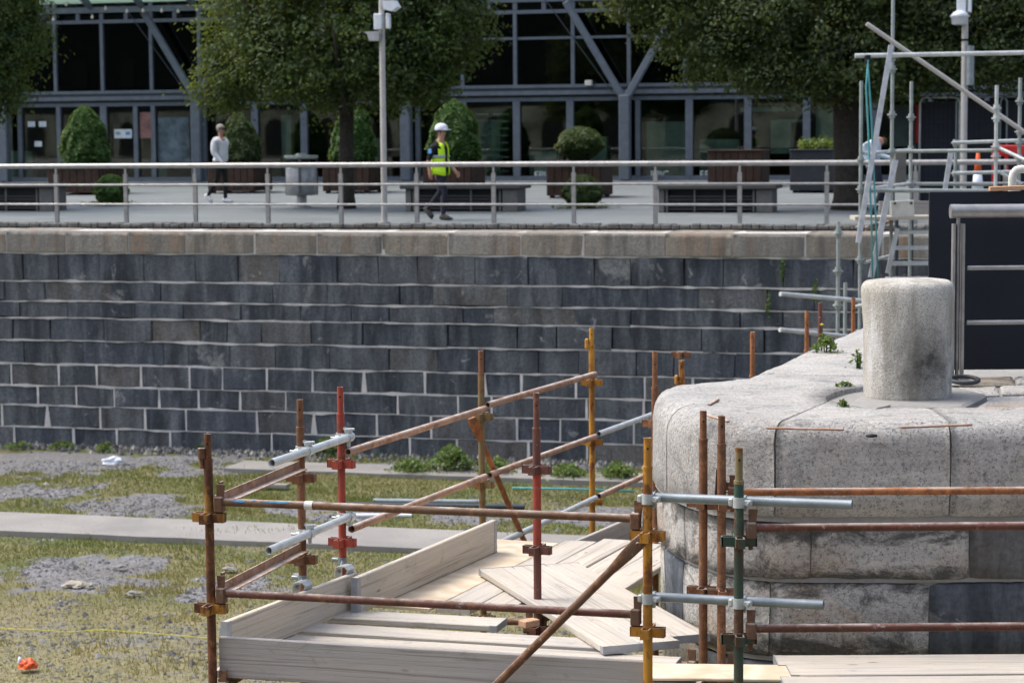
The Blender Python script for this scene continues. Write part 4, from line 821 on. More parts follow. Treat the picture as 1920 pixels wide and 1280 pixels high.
def walker(label, px, py, facing, kind, turn=0):
    # local frame: +x is the walking direction, +y the left side
    J_ = {'pelvis': ((0, 0, .95), (.125, .155)), 'waist': ((.01, 0, 1.08), (.12, .15)), 'chest': ((.0, 0, 1.30), (.135, .175)), 'upper': ((-.005, 0, 1.42), (.10, .14)), 'neck': ((.015, 0, 1.50), (.057, .057)), 'jaw': ((.045, 0, 1.59), (.066, .062)), 'head': ((.045, 0, 1.67), (.092, .075)), 'crown': ((.03, 0, 1.735), (.07, .062)), 'nose': ((.137, 0, 1.635), (.014, .012))}
    E_ = [('pelvis', 'waist'), ('waist', 'chest'), ('chest', 'upper'), ('upper', 'neck'), ('neck', 'jaw'), ('jaw', 'head'), ('head', 'crown'), ('head', 'nose')]
    bulky = 1.4 if kind == 'sweater' else 1.0
    if kind == 'sweater': J_['waist'] = ((.03, 0, 1.08), (.155, .18)); J_['chest'] = ((.02, 0, 1.30), (.16, .2)); J_['upper'] = ((-.005, 0, 1.41), (.115, .15))
    for s_, nm in ((-1, 'r'), (1, 'l')):
        fwd = -s_ if kind == 'hivis' else s_          # which leg leads
        if kind == 'sweater': legs = {1: ((.06, .52), (.07, .09), .17), -1: ((-.02, .54), (-.30, .16), -.15)}[fwd]
        else: legs = {1: ((.17, .55), (.12, .10), .22), -1: ((-.06, .53), (-.36, .20), -.22)}[fwd]
        (kx, kz), (ax, az), _ = legs
        J_[nm + 'hip'] = ((.01, s_ * .09, .88), (.095, .092)); J_[nm + 'knee'] = ((kx, s_ * .09, kz), (.062, .06)); J_[nm + 'ank'] = ((ax, s_ * .085, az), (.045, .042)); 
        toe = (ax + .16, s_ * .10, .045) if fwd == 1 else (ax + .13, s_ * .10, .05); heel = (ax - .03, s_ * .085, az - .05)
        J_[nm + 'toe'] = (toe, (.038, .04)); E_ += [('pelvis', nm + 'hip'), (nm + 'hip', nm + 'knee'), (nm + 'knee', nm + 'ank'), (nm + 'ank', nm + 'toe')]
        sw = -fwd * (.5 if kind == 'hivis' else .55)
        J_[nm + 'sho'] = ((-.005, s_ * .185, 1.41), .066 * bulky); J_[nm + 'elb'] = ((-.02 + sw * .10 - .03, s_ * .235, 1.14), .052 * bulky * (1.1 if kind == 'sweater' else .9)); J_[nm + 'wri'] = ((sw * .30 + .06, s_ * .215, .92), .033 * (1.15 if kind == 'sweater' else 1))
        E_ += [('upper', nm + 'sho'), (nm + 'sho', nm + 'elb'), (nm + 'elb', nm + 'wri')]; hand(J_, E_, nm + 'wri', nm + 'elb', s_)
    def reg(a, b_):
        if any(k in b_ for k in ('neck', 'jaw', 'head', 'crown', 'nose')): return 0
        if b_[1:] == 'toe' or 'toe' in b_: return 3
        if 'hip' in b_ or 'knee' in b_ or 'ank' in b_: return 2
        if 'wri' in b_: return 0 if (len(b_) > 4 or kind == 'hivis') else 1
        return 1
    mats = [M['skin'], M['sweater'] if kind == 'sweater' else M['shirt'], M['trousers'] if kind == 'sweater' else M['navy'], M['trainer'] if kind == 'sweater' else M['boot']]
    t, n_ = qg(px, py); b = Q(t, n_, gz(n_)); root = thing('person', label, 'person', b, QA + turn)
    body = skin_body('body', J_, E_, reg, mats); link('body', body, root, True)
    for s_, nm in ((-1, 'r'), (1, 'l')):                      # shoes
        a = Vector(J_[nm + 'ank'][0]); to = Vector(J_[nm + 'toe'][0]); d = (to - a); d.z = min(d.z, 0); lead = a.z < .12
        mb = MB(); dx = Vector((1, 0, 0)) if lead else Vector((.72, 0, -.69)); c0 = a + Vector((0, 0, -.06)) if lead else a + Vector((-.03, 0, -.03))
        if lead: c0.z = .04
        up_ = Vector((0, 1, 0)).cross(dx) * -1
        secs = [(-.07, .036, .035, .02), (-.03, .042, .06, .028), (.06, .045, .045, .01), (.14, .048, .034, 0), (.20, .03, .022, -.004)]
        k0 = len(mb.v)
        for u, wy, hz_, oz in secs:
            for j in range(10):
                an = 2 * math.pi * j / 10; mb.v.append(tuple(c0 + dx * u + Vector((0, 1, 0)) * wy * math.cos(an) + up_ * max(-.035, hz_ * math.sin(an) + oz)))
        for i in range(len(secs) - 1):
            for j in range(10): mb.face([k0 + i * 10 + j, k0 + i * 10 + (j + 1) % 10, k0 + i * 10 + 10 + (j + 1) % 10, k0 + i * 10 + 10 + j], True)
        mb.face([k0 + j for j in range(10)][::-1]); mb.face([k0 + 40 + j for j in range(10)])
        mb.build('shoe', mats[3], root, True)
    hd = Vector((.045, 0, 1.67))
    for s_ in (-1, 1):
        mb = MB(); mb.lathe([(.004, -.03), (.02, -.015), (.022, .01), (.01, .03)], hd + Vector((-.005, s_ * .078, -.03)), 8, sx=1, sy=.5); mb.build('ear', M['skin'], root, True)
        mb = MB(); mb.lathe([(.002, -.008), (.009, 0), (.002, .008)], hd + Vector((.084, s_ * .032, .0)), 8); mb.build('eye', M['dark'], root, True)
    mb = MB(); mb.box(hd + Vector((.088, 0, -.075)), (.012, .045, .012)); mb.build('mouth', M['redp' if 0 else 'maroon'], root, True)
    if kind == 'sweater':
        mb = MB(); mb.lathe([(.085, -.03), (.098, .02), (.095, .06), (.075, .095), (.03, .112), (.003, .115)], hd + Vector((-.018, 0, .0)), 16, sx=1.02, sy=.88, jit=.008); mb.build('hair', M['hair'], root, True)
        mb = MB(); mb.box(hd + Vector((.095, 0, .005)), (.02, .13, .035)); mb.box(hd + Vector((.04, .082, .01)), (.12, .006, .012)); mb.box(hd + Vector((.04, -.082, .01)), (.12, .006, .012)); mb.build('sunglasses', M['dark'], root, True)
        mb = MB(); mb.lathe([(.15, .93), (.172, .955), (.172, 1.0), (.15, 1.02)], (.01, 0, 0), 20, sx=.92, sy=1.08); mb.build('sweater_hem', M['sweater'], root, True)
    else:
        mb = MB(); mb.lathe([(.128, .03), (.13, .05), (.124, .09), (.10, .135), (.06, .16), (.003, .168)], hd + Vector((-.005, 0, .0)), 20, sx=1.06, sy=.9); mb.build('helmet', M['white'], root, True)
        mb = MB(); mb.cbox(hd + Vector((.13, 0, .04)), (.07, .17, .014), .005); mb.build('helmet_peak', M['white'], root, True)
        mb = MB(); mb.lathe([(.08, -.045), (.094, 0), (.092, .04)], hd + Vector((-.022, 0, .0)), 14, sx=1, sy=.88); mb.build('hair', M['hairb'], root, True)
        # open high visibility vest: a shell round the trunk with a gap in front and cut-outs for the arms
        ribs = [(.86, .17, .205), (.95, .168, .2), (1.07, .15, .185), (1.2, .155, .19), (1.32, .16, .2), (1.42, .13, .185), (1.475, .09, .12)]; mb = MB(); n = 22; gap = .3
        for z, rx, ry in ribs:
            for j in range(n + 1):
                a = gap + (2 * math.pi - 2 * gap) * j / n; mb.v.append((rx * math.cos(a) * (1.05 if z < 1.1 else 1) + .005, ry * math.sin(a), z + .015 * math.sin(3 * a)))
        for i in range(len(ribs) - 1):
            for j in range(n):
                a = gap + (2 * math.pi - 2 * gap) * (j + .5) / n
                if abs(math.sin(a)) > .93 and 3 <= i <= 4: continue
                mb.face([i * (n + 1) + j, i * (n + 1) + j + 1, (i + 1) * (n + 1) + j + 1, (i + 1) * (n + 1) + j], True)
        o = mb.build('vest', M['hivis'], root, True); sm = o.modifiers.new('t', 'SOLIDIFY'); sm.thickness = .012
        for z in (1.08, 1.21):
            mb = MB(); rx, ry = (.16, .195) if z < 1.15 else (.163, .199)
            for j in range(n + 1):
                a = gap + (2 * math.pi - 2 * gap) * j / n; mb.v += [(rx * math.cos(a) + .005, ry * math.sin(a), z - .025), (rx * math.cos(a) + .005, ry * math.sin(a), z + .025)]
            for j in range(n): mb.face([2 * j, 2 * j + 2, 2 * j + 3, 2 * j + 1], True)
            o = mb.build('reflective_band', M['band'], root, True); sm = o.modifiers.new('t', 'SOLIDIFY'); sm.thickness = .012; sm.offset = 1
        mb = MB(); sx = J_['rsho'][0]; ex = J_['relb'][0]; mp = (Vector(sx) * .55 + Vector(ex) * .45); mb.tube(Vector(sx) * .9 + Vector(ex) * .1, Vector(sx) * .42 + Vector(ex) * .58, .074, .068, 12); mb.build('sleeve', M['shirt'], root, True)
        mb = MB(); mb.cbox(mp + Vector((.01, -.07, .02)), (.075, .012, .085), .004); mb.build('badge', M['patch'], root, True)
        mb = MB(); mb.box((.02, -.165, .93), (.05, .03, .1)); mb.build('pouch', M['dark'], root, True)
    return root
walker('grey haired man in a pale sweater and black trousers walking with sunglasses', 414, 381, 1, 'sweater', -.25)
walker('man in white helmet and yellow high visibility vest walking along the far railing', 826, 413, 1, 'hivis', -.3)
# stooping figure half hidden by the scaffold tower
t, n_ = qt(1636, 1.2, 390), 1.2; b = Q(t, n_, gz(n_)); root = thing('person', 'stooping person in a pale blue jacket and dark trousers behind the scaffold tower', 'person', b, QA)
J_ = {'pelvis': ((.05, 0, .98), (.13, .16)), 'waist': ((-.02, 0, 1.1), (.13, .16)), 'chest': ((-.04, 0, 1.32), (.19, .22)), 'upper': ((.04, 0, 1.50), (.15, .18)), 'neck': ((.10, .14, 1.47), .06), 'head': ((.13, .24, 1.40), (.09, .08))}
E_ = [('pelvis', 'waist'), ('waist', 'chest'), ('chest', 'upper'), ('upper', 'neck'), ('neck', 'head')]
for s_, nm in ((-1, 'r'), (1, 'l')):
    J_[nm + 'hip'] = ((.05, s_ * .09, .9), .095); J_[nm + 'knee'] = ((.16, s_ * .1, .52), .062); J_[nm + 'ank'] = ((.1 + .1 * s_, s_ * .1, .09), .045); J_[nm + 'toe'] = ((.25 + .1 * s_, s_ * .1, .04), .038)
    J_[nm + 'sho'] = ((-.02, s_ * .19, 1.42), .07); J_[nm + 'elb'] = ((.12, s_ * .22, 1.2), .05); J_[nm + 'wri'] = ((.33, s_ * .2, 1.14), .033)
    E_ += [('pelvis', nm + 'hip'), (nm + 'hip', nm + 'knee'), (nm + 'knee', nm + 'ank'), (nm + 'ank', nm + 'toe'), ('upper', nm + 'sho'), (nm + 'sho', nm + 'elb'), (nm + 'elb', nm + 'wri')]; hand(J_, E_, nm + 'wri', nm + 'elb', s_)
link('body', skin_body('body', J_, E_, lambda a, b_: 2 if any(k in b_ for k in ('hip', 'knee', 'ank')) else 3 if 'toe' in b_ else 0 if b_ in ('neck', 'head') or len(b_) > 4 and 'wri' in b_ else 1, [M['skin'], M['paleblue'], M['navy'], M['boot']]), root, True)
mb = MB(); mb.lathe([(.07, -.02), (.1, .03), (.085, .08), (.03, .105)], (.13, .25, 1.41), 14); mb.build('hair', M['hairb'], root, True)
# ================================================================== GRANITE PIER (near right)
pier = thing('granite_pier', 'rounded granite pier head with thick pale coping blocks', 'quay', (1.5, 13, FLOOR))
out = [Vector(p) for p in ((5.6, 12.1), (3.5, 12.1), (2.45, 12.1), (2.0, 12.1), (1.75, 12.11), (1.49, 12.135), (1.3, 12.22), (1.14, 12.38), (1.02, 12.62), (.94, 12.9), (.885, 13.2), (.87, 13.5), (.90, 13.8), (.99, 14.05), (1.47, 14.67 - .35), (1.80, 15.25), (2.17, 16.3), (2.9, 18.3), (4.4, 22.2), (6.4, 27.5))]
inn = [Vector(p) for p in ((5.6, 12.72), (3.5, 12.72), (2.45, 12.72), (2.1, 12.74), (2.0, 12.9), (1.9, 13.1), (1.9, 13.12), (1.9, 13.15), (1.9, 13.18), (1.9, 13.2), (1.92, 13.3), (1.98, 13.45), (2.05, 13.6), (2.15, 13.75), (2.5, 14.05), (2.9, 14.9), (3.3, 15.95), (4.0, 17.95), (5.5, 21.9), (7.5, 27.2))]
cum = [0]
for a, b in zip(out, out[1:]): cum.append(cum[-1] + (b - a).length)
def lerp(L, s):
    for i in range(len(cum) - 1):
        if s <= cum[i + 1] + 1e-6:
            u = (s - cum[i]) / (cum[i + 1] - cum[i]); return L[i] * (1 - u) + L[i + 1] * u
    return L[-1]
def s_of(i): return cum[i]
mb = MB(); poly = [lerp(out, cum[-1] * i / 60) for i in range(61)]; nin = []
for i, p in enumerate(poly):
    I = lerp(inn, cum[-1] * i / 60); nin.append(p + (I - p).normalized() * .12)
poly2 = nin + [Vector((14, 27.5)), Vector((14, 12.2))]
mb.prism([(p.x, p.y) for p in poly2][::-1], FLOOR - .3, -.03); mb.build('core', M['screed'], pier)
def pier_block(s0, s1, z0, z1, inset, depth, rr, mat, name, dep_full=False, seg=.05, dark=None):
    n = max(3, int((s1 - s0) / seg)); mb = MB(); L = 0
    for i in range(n + 1):
        u = i / n; s = s0 + (s1 - s0) * u; Op, Ip = lerp(out, s), lerp(inn, s); d = (Ip - Op); D = d.length if dep_full else depth; d.normalize()
        nose = math.exp(-((s - cum[9]) / .55) ** 2); r = rr * (1 + .45 * nose) if rr > .05 else rr; e = .007 if i in (0, n) else 0
        zj = .012 * mnoise.noise((s * 3, z0 * 9, 4)); pr = [(.03, z0 + zj), (0, z0 + .02 + zj), (0, z0 + (z1 - z0) * .33), (0, z0 + (z1 - z0) * .6)]
        if rr > .05: pr += [(r * (1 - math.cos(a)), z1 - r + r * math.sin(a)) for a in (0, .3, .6, .9, 1.2, 1.57)] + [(r + (D - r) * k_, z1) for k_ in (.2, .4, .6, .8, 1)] + [(D, z1 - .2)]
        else: pr += [(0, z1 - rr), (rr, z1), (D, z1)]
        L = len(pr)
        for j, (t_, z) in enumerate(pr):
            p = Op + d * (t_ + inset + e * (1 if t_ < .2 else 0)); v = Vector((p.x, p.y, z - (e if z > z1 - .03 else 0)))
            am = (.008 if rr > .05 else .013) if t_ < .15 else .006
            v += mnoise.noise_vector(v * 2.2) * am + mnoise.noise_vector(v * 11) * am * .6; mb.v.append(tuple(v))
    for i in range(n):
        for j in range(L - 1): mb.face([i * L + j, i * L + j + 1, (i + 1) * L + j + 1, (i + 1) * L + j], True)
    mb.face(list(range(L))); mb.face([n * L + j for j in range(L)][::-1])
    return mb.build(name, M[mat], pier)
sX = lambda x: next(s for s in (cum[-1] * i / 4000 for i in range(4001)) if lerp(out, s).x <= x and lerp(out, s).y < 13)
cuts = [0, sX(3.5), sX(2.445), sX(1.47), cum[9] + .12, cum[12] + .1, cum[14] + .35, cum[15] + .9, cum[16] + .9, cum[17] + .1, cum[17] + 1.9, cum[17] + 3.7, cum[18] + 1.5, cum[18] + 3.4, cum[-1]]
for nm_, za, zb_, ins in (('coping_mortar', -.57, -.09, .014), ('joint_mortar', -.92, -.55, .056), ('joint_mortar', -1.38, -.9, .072)):
    mb = MB(); n = 220
    for i in range(n + 1):
        s_ = cum[-1] * i / n; Op, Ip = lerp(out, s_), lerp(inn, s_); d = (Ip - Op).normalized()
        for z_ in (za, zb_):
            p_ = Op + d * (ins + .004 * mnoise.noise((s_ * 6, z_ * 5, 2)) + (.03 if nm_[0] == 'c' and z_ == zb_ else 0)); mb.v.append((p_.x, p_.y, z_))
        p_ = Op + d * .4; mb.v.append((p_.x, p_.y, zb_ + (.06 if nm_[0] == 'c' else 0)))
    for i in range(n): mb.face([3 * i, 3 * i + 1, 3 * i + 4, 3 * i + 3]); mb.face([3 * i + 1, 3 * i + 2, 3 * i + 5, 3 * i + 4])
    mb.build(nm_, M['screed'], pier)
for a, b in zip(cuts, cuts[1:]): pier_block(a + .006, b - .006, -.55, 0, 0, 1, .12, 'granite', 'coping_block', True)
xs2 = lambda *xs: [sX(x) for x in xs]
c2 = [0, sX(4.1)] + xs2(2.57, 1.665, .98) + [cum[10] + .1, cum[13], cum[14] + .6, cum[16], cum[17], cum[-1]]
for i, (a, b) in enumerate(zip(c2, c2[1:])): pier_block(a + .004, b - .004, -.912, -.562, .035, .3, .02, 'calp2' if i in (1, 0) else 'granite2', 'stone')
c3 = [0, sX(2.34), sX(1.42), cum[9] - .05, cum[10] + .15, cum[12], cum[14], cum[15] + .4, cum[16] + .6, cum[17] + .8, cum[-1]]
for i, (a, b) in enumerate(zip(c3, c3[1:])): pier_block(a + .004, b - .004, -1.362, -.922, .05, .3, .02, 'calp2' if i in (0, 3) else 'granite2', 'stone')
z = -1.375
while z > FLOOR + .1:
    h = rnd.uniform(.36, .48); s = 0
    while s < cum[-1] - .3:
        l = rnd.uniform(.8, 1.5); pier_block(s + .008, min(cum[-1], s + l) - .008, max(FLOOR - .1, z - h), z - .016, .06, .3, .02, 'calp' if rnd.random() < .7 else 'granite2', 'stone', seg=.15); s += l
    z -= h
def top_poly(pts, z0, z1, mat, name, parent=pier, jit=.012):
    P = [hz(x, y, 0) for x, y in pts]; cen = sum(P, Vector()) / len(P); bm = bmesh.new()
    R_ = []
    for a, b in zip(P, P[1:] + P[:1]):
        for u in (0, .25, .5, .75): p = a.lerp(b, u); R_.append(p + Vector(mnoise.noise_vector(p * 5) * jit))
    mb = MB(); n = len(R_); mb.v += [(p.x, p.y, z0) for p in R_] + [(p.x, p.y, z1 - .012) for p in R_] + [tuple(Vector((p.x, p.y, z1)) + (cen - p).normalized() * .02 * Vector((1, 1, 0)).length) for p in R_]
    mb.v = [(v[0], v[1], z1 if i >= 2 * n else v[2]) for i, v in enumerate(mb.v)]
    for i in range(n):
        j = (i + 1) % n; mb.face([i, j, n + j, n + i]); mb.face([n + i, n + j, 2 * n + j, 2 * n + i])
    mb.face([2 * n + i for i in range(n)]); return mb.build(name, M[mat], parent)
top_poly([(1588, 760), (1640, 768), (1668, 762), (1806, 764), (1850, 741), (1800, 728), (1700, 722), (1625, 735)], -.05, .008, 'screed', 'mortar_collar')
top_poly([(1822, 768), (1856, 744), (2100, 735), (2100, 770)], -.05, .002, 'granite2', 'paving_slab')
top_poly([(1800, 738), (1795, 724), (1868, 722), (1872, 736)], -.05, -.004, 'granite', 'paving_slab'); top_poly([(1878, 736), (1874, 722), (1962, 720), (1966, 734)], -.05, .0, 'granite', 'paving_slab')
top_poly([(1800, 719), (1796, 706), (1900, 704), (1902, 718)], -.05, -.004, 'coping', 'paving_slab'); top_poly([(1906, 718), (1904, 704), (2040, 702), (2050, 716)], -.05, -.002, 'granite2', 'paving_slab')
for px0, py0, px1, py1 in ((1688, 801, 1822, 796), (1437, 802, 1583, 805), (1330, 758, 1346, 748), (1318, 776, 1366, 790)):   # iron cramps let into the stone
    a, b = hz(px0, py0, .006), hz(px1, py1, .006); mb = MB(); d = b - a; mb.cbox((a + b) / 2, (d.length, .022, .012), .004, rotM(d)); tag(mb.build('iron_cramp', M['pinkrust']), {1688: 'long thin rusty iron cramp on the coping right of the joint', 1437: 'long thin rusty iron cramp near the coping lip above the twin posts', 1330: 'short rusty iron cramp at the left shoulder of the pier', 1318: 'slanting rusty iron cramp just above the twin rusty posts'}[px0], 'cramp', 'rusty iron cramps in the pier coping')
p = hz(1635, 818, -.02); mb = MB(); mb.lathe([(.002, -.012), (.022, -.008), (.026, 0), (.02, .006), (.004, .009)], p + Vector((0, .012, .004)), 12, sx=1.3); mb.build('lewis_hole', M['dark'], pier)

bx, by = at(1701, 757, 13.24).x, 13.24
mb = MB(); mb.lathe([(.262, -.04), (.264, .02), (.266, .15), (.27, .3), (.275, .45), (.28, .57), (.283, .645), (.279, .675), (.268, .697), (.25, .71), (.2, .718), (.1, .724), (.01, .726)], (bx, by, 0), 56, jit=.009)
tag(mb.build('mooring_bollard', M['bollard']), 'thick round granite mooring bollard standing on the pier', 'bollard')

# hoarding and near railing on the pier
mb = MB(); x0 = at(1741, 450, 14.45).x; mb.cbox(((x0 + 5.6) / 2, 14.45, (1.215 + .035) / 2), (5.6 - x0, .02, 1.18), .004); hb = mb.build('hoarding', M['black']); tag(hb, 'black hoarding board standing behind the nearest steel railing', 'hoarding')
for x in (3.4, 4.6): mb = MB(); mb.box((x, 14.5, .6), (.07, .07, 1.1)); mb.build('batten', M['slat'], hb)
nr = thing('pier_railing', 'near stainless steel railing with thick top rail beside the bollard', 'railing', (2.85, 14.05, 0))
xr = at(1783, 398, 14.05).x
mb = MB(); mb.tube((xr, 14.05, 1.10), (5.8, 14.05, 1.10), .044, n=24); mb.build('handrail', M['stainless'], nr)
mb = MB(); mb.tube((xr - .004, 14.05, 1.10), (xr + .055, 14.05, 1.10), .0455, n=24); mb.build('end_cap', M['stainless'], nr)
for x_ in (at(1796, 500, 14.05).x, 4.5):
    mb = MB(); mb.box((x_ - .030, 14.05, .51), (.015, .06, 1.02)); mb.box((x_ + .030, 14.05, .51), (.018, .06, 1.02)); mb.tube((x_, 14.05, .01), (x_, 14.05, 1.08), .013, n=10); mb.cbox((x_, 14.05, .008), (.16, .12, .016), .004); mb.build('post', M['stainless'], nr)
for z in (.735, .383): mb = MB(); mb.tube((xr + .11, 14.05, z), (5.8, 14.05, z), .0155, n=12); mb.build('rail', M['stainless'], nr)
p = hz(1808, 716, .02); mb = MB(); ring = [p + Vector((math.cos(a) * .09, math.sin(a) * .09, .015 + .012 * math.sin(a))) for a in [i * 2 * math.pi / 16 for i in range(17)]]; mb.path(ring, .014, 7); tag(mb.build('mooring_ring', M['planterd']), 'dark iron ring lying at the foot of the near railing', 'ring')
p = at(1890, 358, 14.45); mb = MB(); d = at(1925, 355, 14.46) - at(1856, 359, 14.44); mb.cbox((p.x, 14.45, 1.215 + .02), (d.length, .05, .03), .004, Matrix.Rotation(R(-2), 3, 'Y')); tag(mb.build('timber_offcut', M['freshwood']), 'short orange timber offcut resting on top of the black hoarding', 'timber')
mb = MB(); y_ = 16.6; a = lambda x, yy: at(x, yy, y_); pts = [Vector((a(1898, 340).x, y_, 0)), a(1898, 352), a(1898, 336), a(1900, 326), a(1906, 319), a(1915, 317), a(1928, 318), a(1936, 326), a(1938, 345)]; mb.path(pts, .031, 12); tag(mb.build('vent_pipe', M['offwhite']), 'pale gooseneck pipe at the right edge above the hoarding', 'pipe')

# ================================================================== NEAR SCAFFOLD
u = Vector((.9636, -.2675, 0)); v = Vector((.2675, .9636, 0)); w_ = Vector((.38, .925, 0)).normalized(); wp = Vector((w_.y, -w_.x, 0))
RT = .0242
ZC = [-.42 - .495 * k for k in range(8)]
ZL1, ZL2 = -.335, -.83
def standard(parent, x, y, ztop, mat, ax, label, spig=.17, zb=FLOOR, spm=None, cups=ZC, lean=0):
    b = Vector((x, y, 0)); L = lambda z: b + Vector((lean * (-z), 0, z))
    mb = MB(); zt = ztop - spig; mb.tube(L(zb), L(zt), RT, n=16); mb.tube(L(zb), L(zb + .02), .07, n=12); o = mb.build('standard', M[mat], parent, label=label)
    if spig > 0:
        mb = MB(); mb.tube(L(zt - .01), L(ztop), RT * .80, n=14, hollow=.08); mb.tube(L(zt - .012), L(zt + .006), RT * 1.08, n=14)
        mb.tube(L(ztop - spig * .35) - Vector((0, .022, 0)), L(ztop - spig * .35) + Vector((0, .0, 0)), .006, n=8, mi=1); mb.build('spigot', [M[spm or mat], M['dark']], o)
    bx_ = ax.normalized(); by_ = Vector((-bx_.y, bx_.x, 0))
    for z in cups:
        if z < zb + .1: continue
        mb = MB()
        for d in (bx_, -bx_, by_, -by_):
            p = L(z) + d * (RT + .031); Mx = rotM(d)
            e = Vector((-d.y, d.x, 0))
            mb.box(p + e * .019, (.066, .007, .05), Mx); mb.box(p - e * .019, (.066, .007, .05), Mx); mb.box(p + d * .030, (.008, .045, .05), Mx)
        mb.tube(L(z - .03), L(z + .03), RT + .005, n=14); mb.build('v_pressing', M[mat], o)
    return o
def ledger(parent, p0, p1, mat, name='ledger', heads=True, r=.0213, label=None, hollow=0):
    p0, p1 = Vector(p0), Vector(p1); d = (p1 - p0).normalized(); a, b = (p0 + d * .085, p1 - d * .085) if heads else (p0, p1)
    mb = MB(); mb.tube(a, b, r, n=16, hollow=hollow); o = mb.build(name, M[mat], parent)
    if label: o['label'] = label
    if heads:
        for e, s_ in ((p0, 1), (p1, -1)):
            mb = MB(); Mx = rotM(d); c_ = e + d * s_ * .062
            mb.cbox(c_ + Vector((0, 0, -.012)), (.05, .055, .085), .006, Mx); mb.build('ledger_head', M['rustd'], o)
            mb = MB(); c2_ = e + d * s_ * .058 + Vector((0, 0, -.01)); k = rnd.uniform(-.02, .02)
            mb.hexa([c2_ + d * a_ + Vector((-d.y, d.x, 0)) * b_ + Vector((0, 0, z_)) for a_, b_, z_ in ((-.010, -.005, -.10), (.010, -.005, -.10), (.010, .005, -.10), (-.010, .005, -.10), (-.023 + k, -.005, .105), (.023 + k, -.005, .105), (.023 + k, .005, .105), (-.023 + k, .005, .105))]); mb.build('wedge', M['rustd'], o)
    return o
def coupler(parent, c1, d1, c2, d2):     # right-angle coupler: a collar on each tube, saddle and bolts
    c1, d1, c2, d2 = (Vector(k) for k in (c1, d1, c2, d2)); d1.normalize(); d2.normalize(); mb = MB(); ax = (c2 - c1); ax = ax.normalized() if ax.length > 1e-4 else d1.cross(d2)
    for c_, d, s_ in ((c1, d1, 1), (c2, d2, -1)):
        mb.tube(c_ - d * .026, c_ + d * .026, .031, n=14); sd_ = d.cross(ax).normalized()
        mb.cbox(c_ + sd_ * .042, (.05, .03, .03), .006, rotM(sd_) if abs(sd_.z) < .9 else None); bp_ = c_ + sd_ * .052
        mb.tube(bp_ - ax * .04, bp_ + ax * .045, .0075, n=8); mb.tube(bp_ + ax * .02 * s_, bp_ + ax * .036 * s_, .014, n=6); mb.cbox(c_ - sd_ * .04, (.022, .03, .04), .005, rotM(sd_) if abs(sd_.z) < .9 else None)
    mb.cbox((c1 + c2) / 2, (.05, .05, .045), .006); return mb.build('coupler', M['galv'], parent)

A = Vector((-1.632, 11.6, 0)); B = A + u * 2.40; Cc = Vector((-1.268, 12.95, 0)); D_ = Vector((1.05, 11.95, 0))
fb = thing('front_scaffold', 'front scaffold bay with flaking gold post, bright yellow post and diagonal brace', 'scaffold', (A.x, A.y, FLOOR), 0)
oA = standard(fb, A.x, A.y, .03, 'gold', u, 'flaking gold post at the left end', .14)
mb = MB(); mb.cbox(A + Vector((-.032, -.01, -.07)), (.03, .03, .05), .006); mb.tube(A + Vector((-.034, -.01, -.10)), A + Vector((-.034, -.01, -.045)), .02, n=10); mb.tube(A + Vector((-.034, -.01, -.155)), A + Vector((-.034, -.01, -.1)), .012, n=8); mb.build('latch', M['rustd'], oA)
standard(fb, B.x, B.y, .08, 'yellow', u, 'bright yellow post at the right end', .15)
standard(fb, Cc.x, Cc.y, .05, 'rust', u, 'brown rusty post at the left rear', .17)
standard(fb, D_.x, D_.y, .09, 'rust', u, 'left one of the twin brown posts by the pier wall', .16)
l1 = ledger(fb, A + Vector((0, 0, ZL1)), B + Vector((0, 0, ZL1)), 'rustd', label='upper front rail with traces of blue paint')
mb = MB(); pa = A + u * .12 + Vector((0, 0, ZL1)); 
for a0, a1, l0, l1_ in ((.02, .10, .2, 1.6), (.13, .16, .5, 1.5), (.18, .36, .3, 1.2)):
    k0 = len(mb.v)
    for i in range(9):
        for j in range(5):
            fx = i / 8; tt = a0 + (a1 - a0) * fx; an = l0 + (l1_ - l0) * (j / 4 - .5) * (.35 + 1.0 * abs(mnoise.noise((tt * 40, j * .6, 3)))) * math.sin(math.pi * (.08 + .84 * fx)) + .35
            P_ = pa + u * tt + (-v * math.cos(an) + Vector((0, 0, 1)) * math.sin(an)) * .0222; mb.v.append(tuple(P_))
    for i in range(8):
        for j in range(4): mb.face([k0 + i * 5 + j, k0 + (i + 1) * 5 + j, k0 + (i + 1) * 5 + j + 1, k0 + i * 5 + j + 1], True)
mb.build('blue_paint', M['blue'], l1)
mb = MB(); pa = A + u * .55 + Vector((0, 0, ZL1)); mb.tube(pa, pa + u * .045, .0245, n=12); mb.build('mortar_lump', M['offwhite'], l1)
ledger(fb, A + Vector((0, 0, ZL2)), B + Vector((0, 0, ZL2)), 'maroon', label='lower front rail, maroon with pale splashes')
ledger(fb, A + Vector((0, 0, -1.345)), B + Vector((0, 0, -1.345)), 'red'); ledger(fb, Cc + Vector((0, 0, -1.345)), D_ + Vector((0, 0, -1.345)), 'rust')
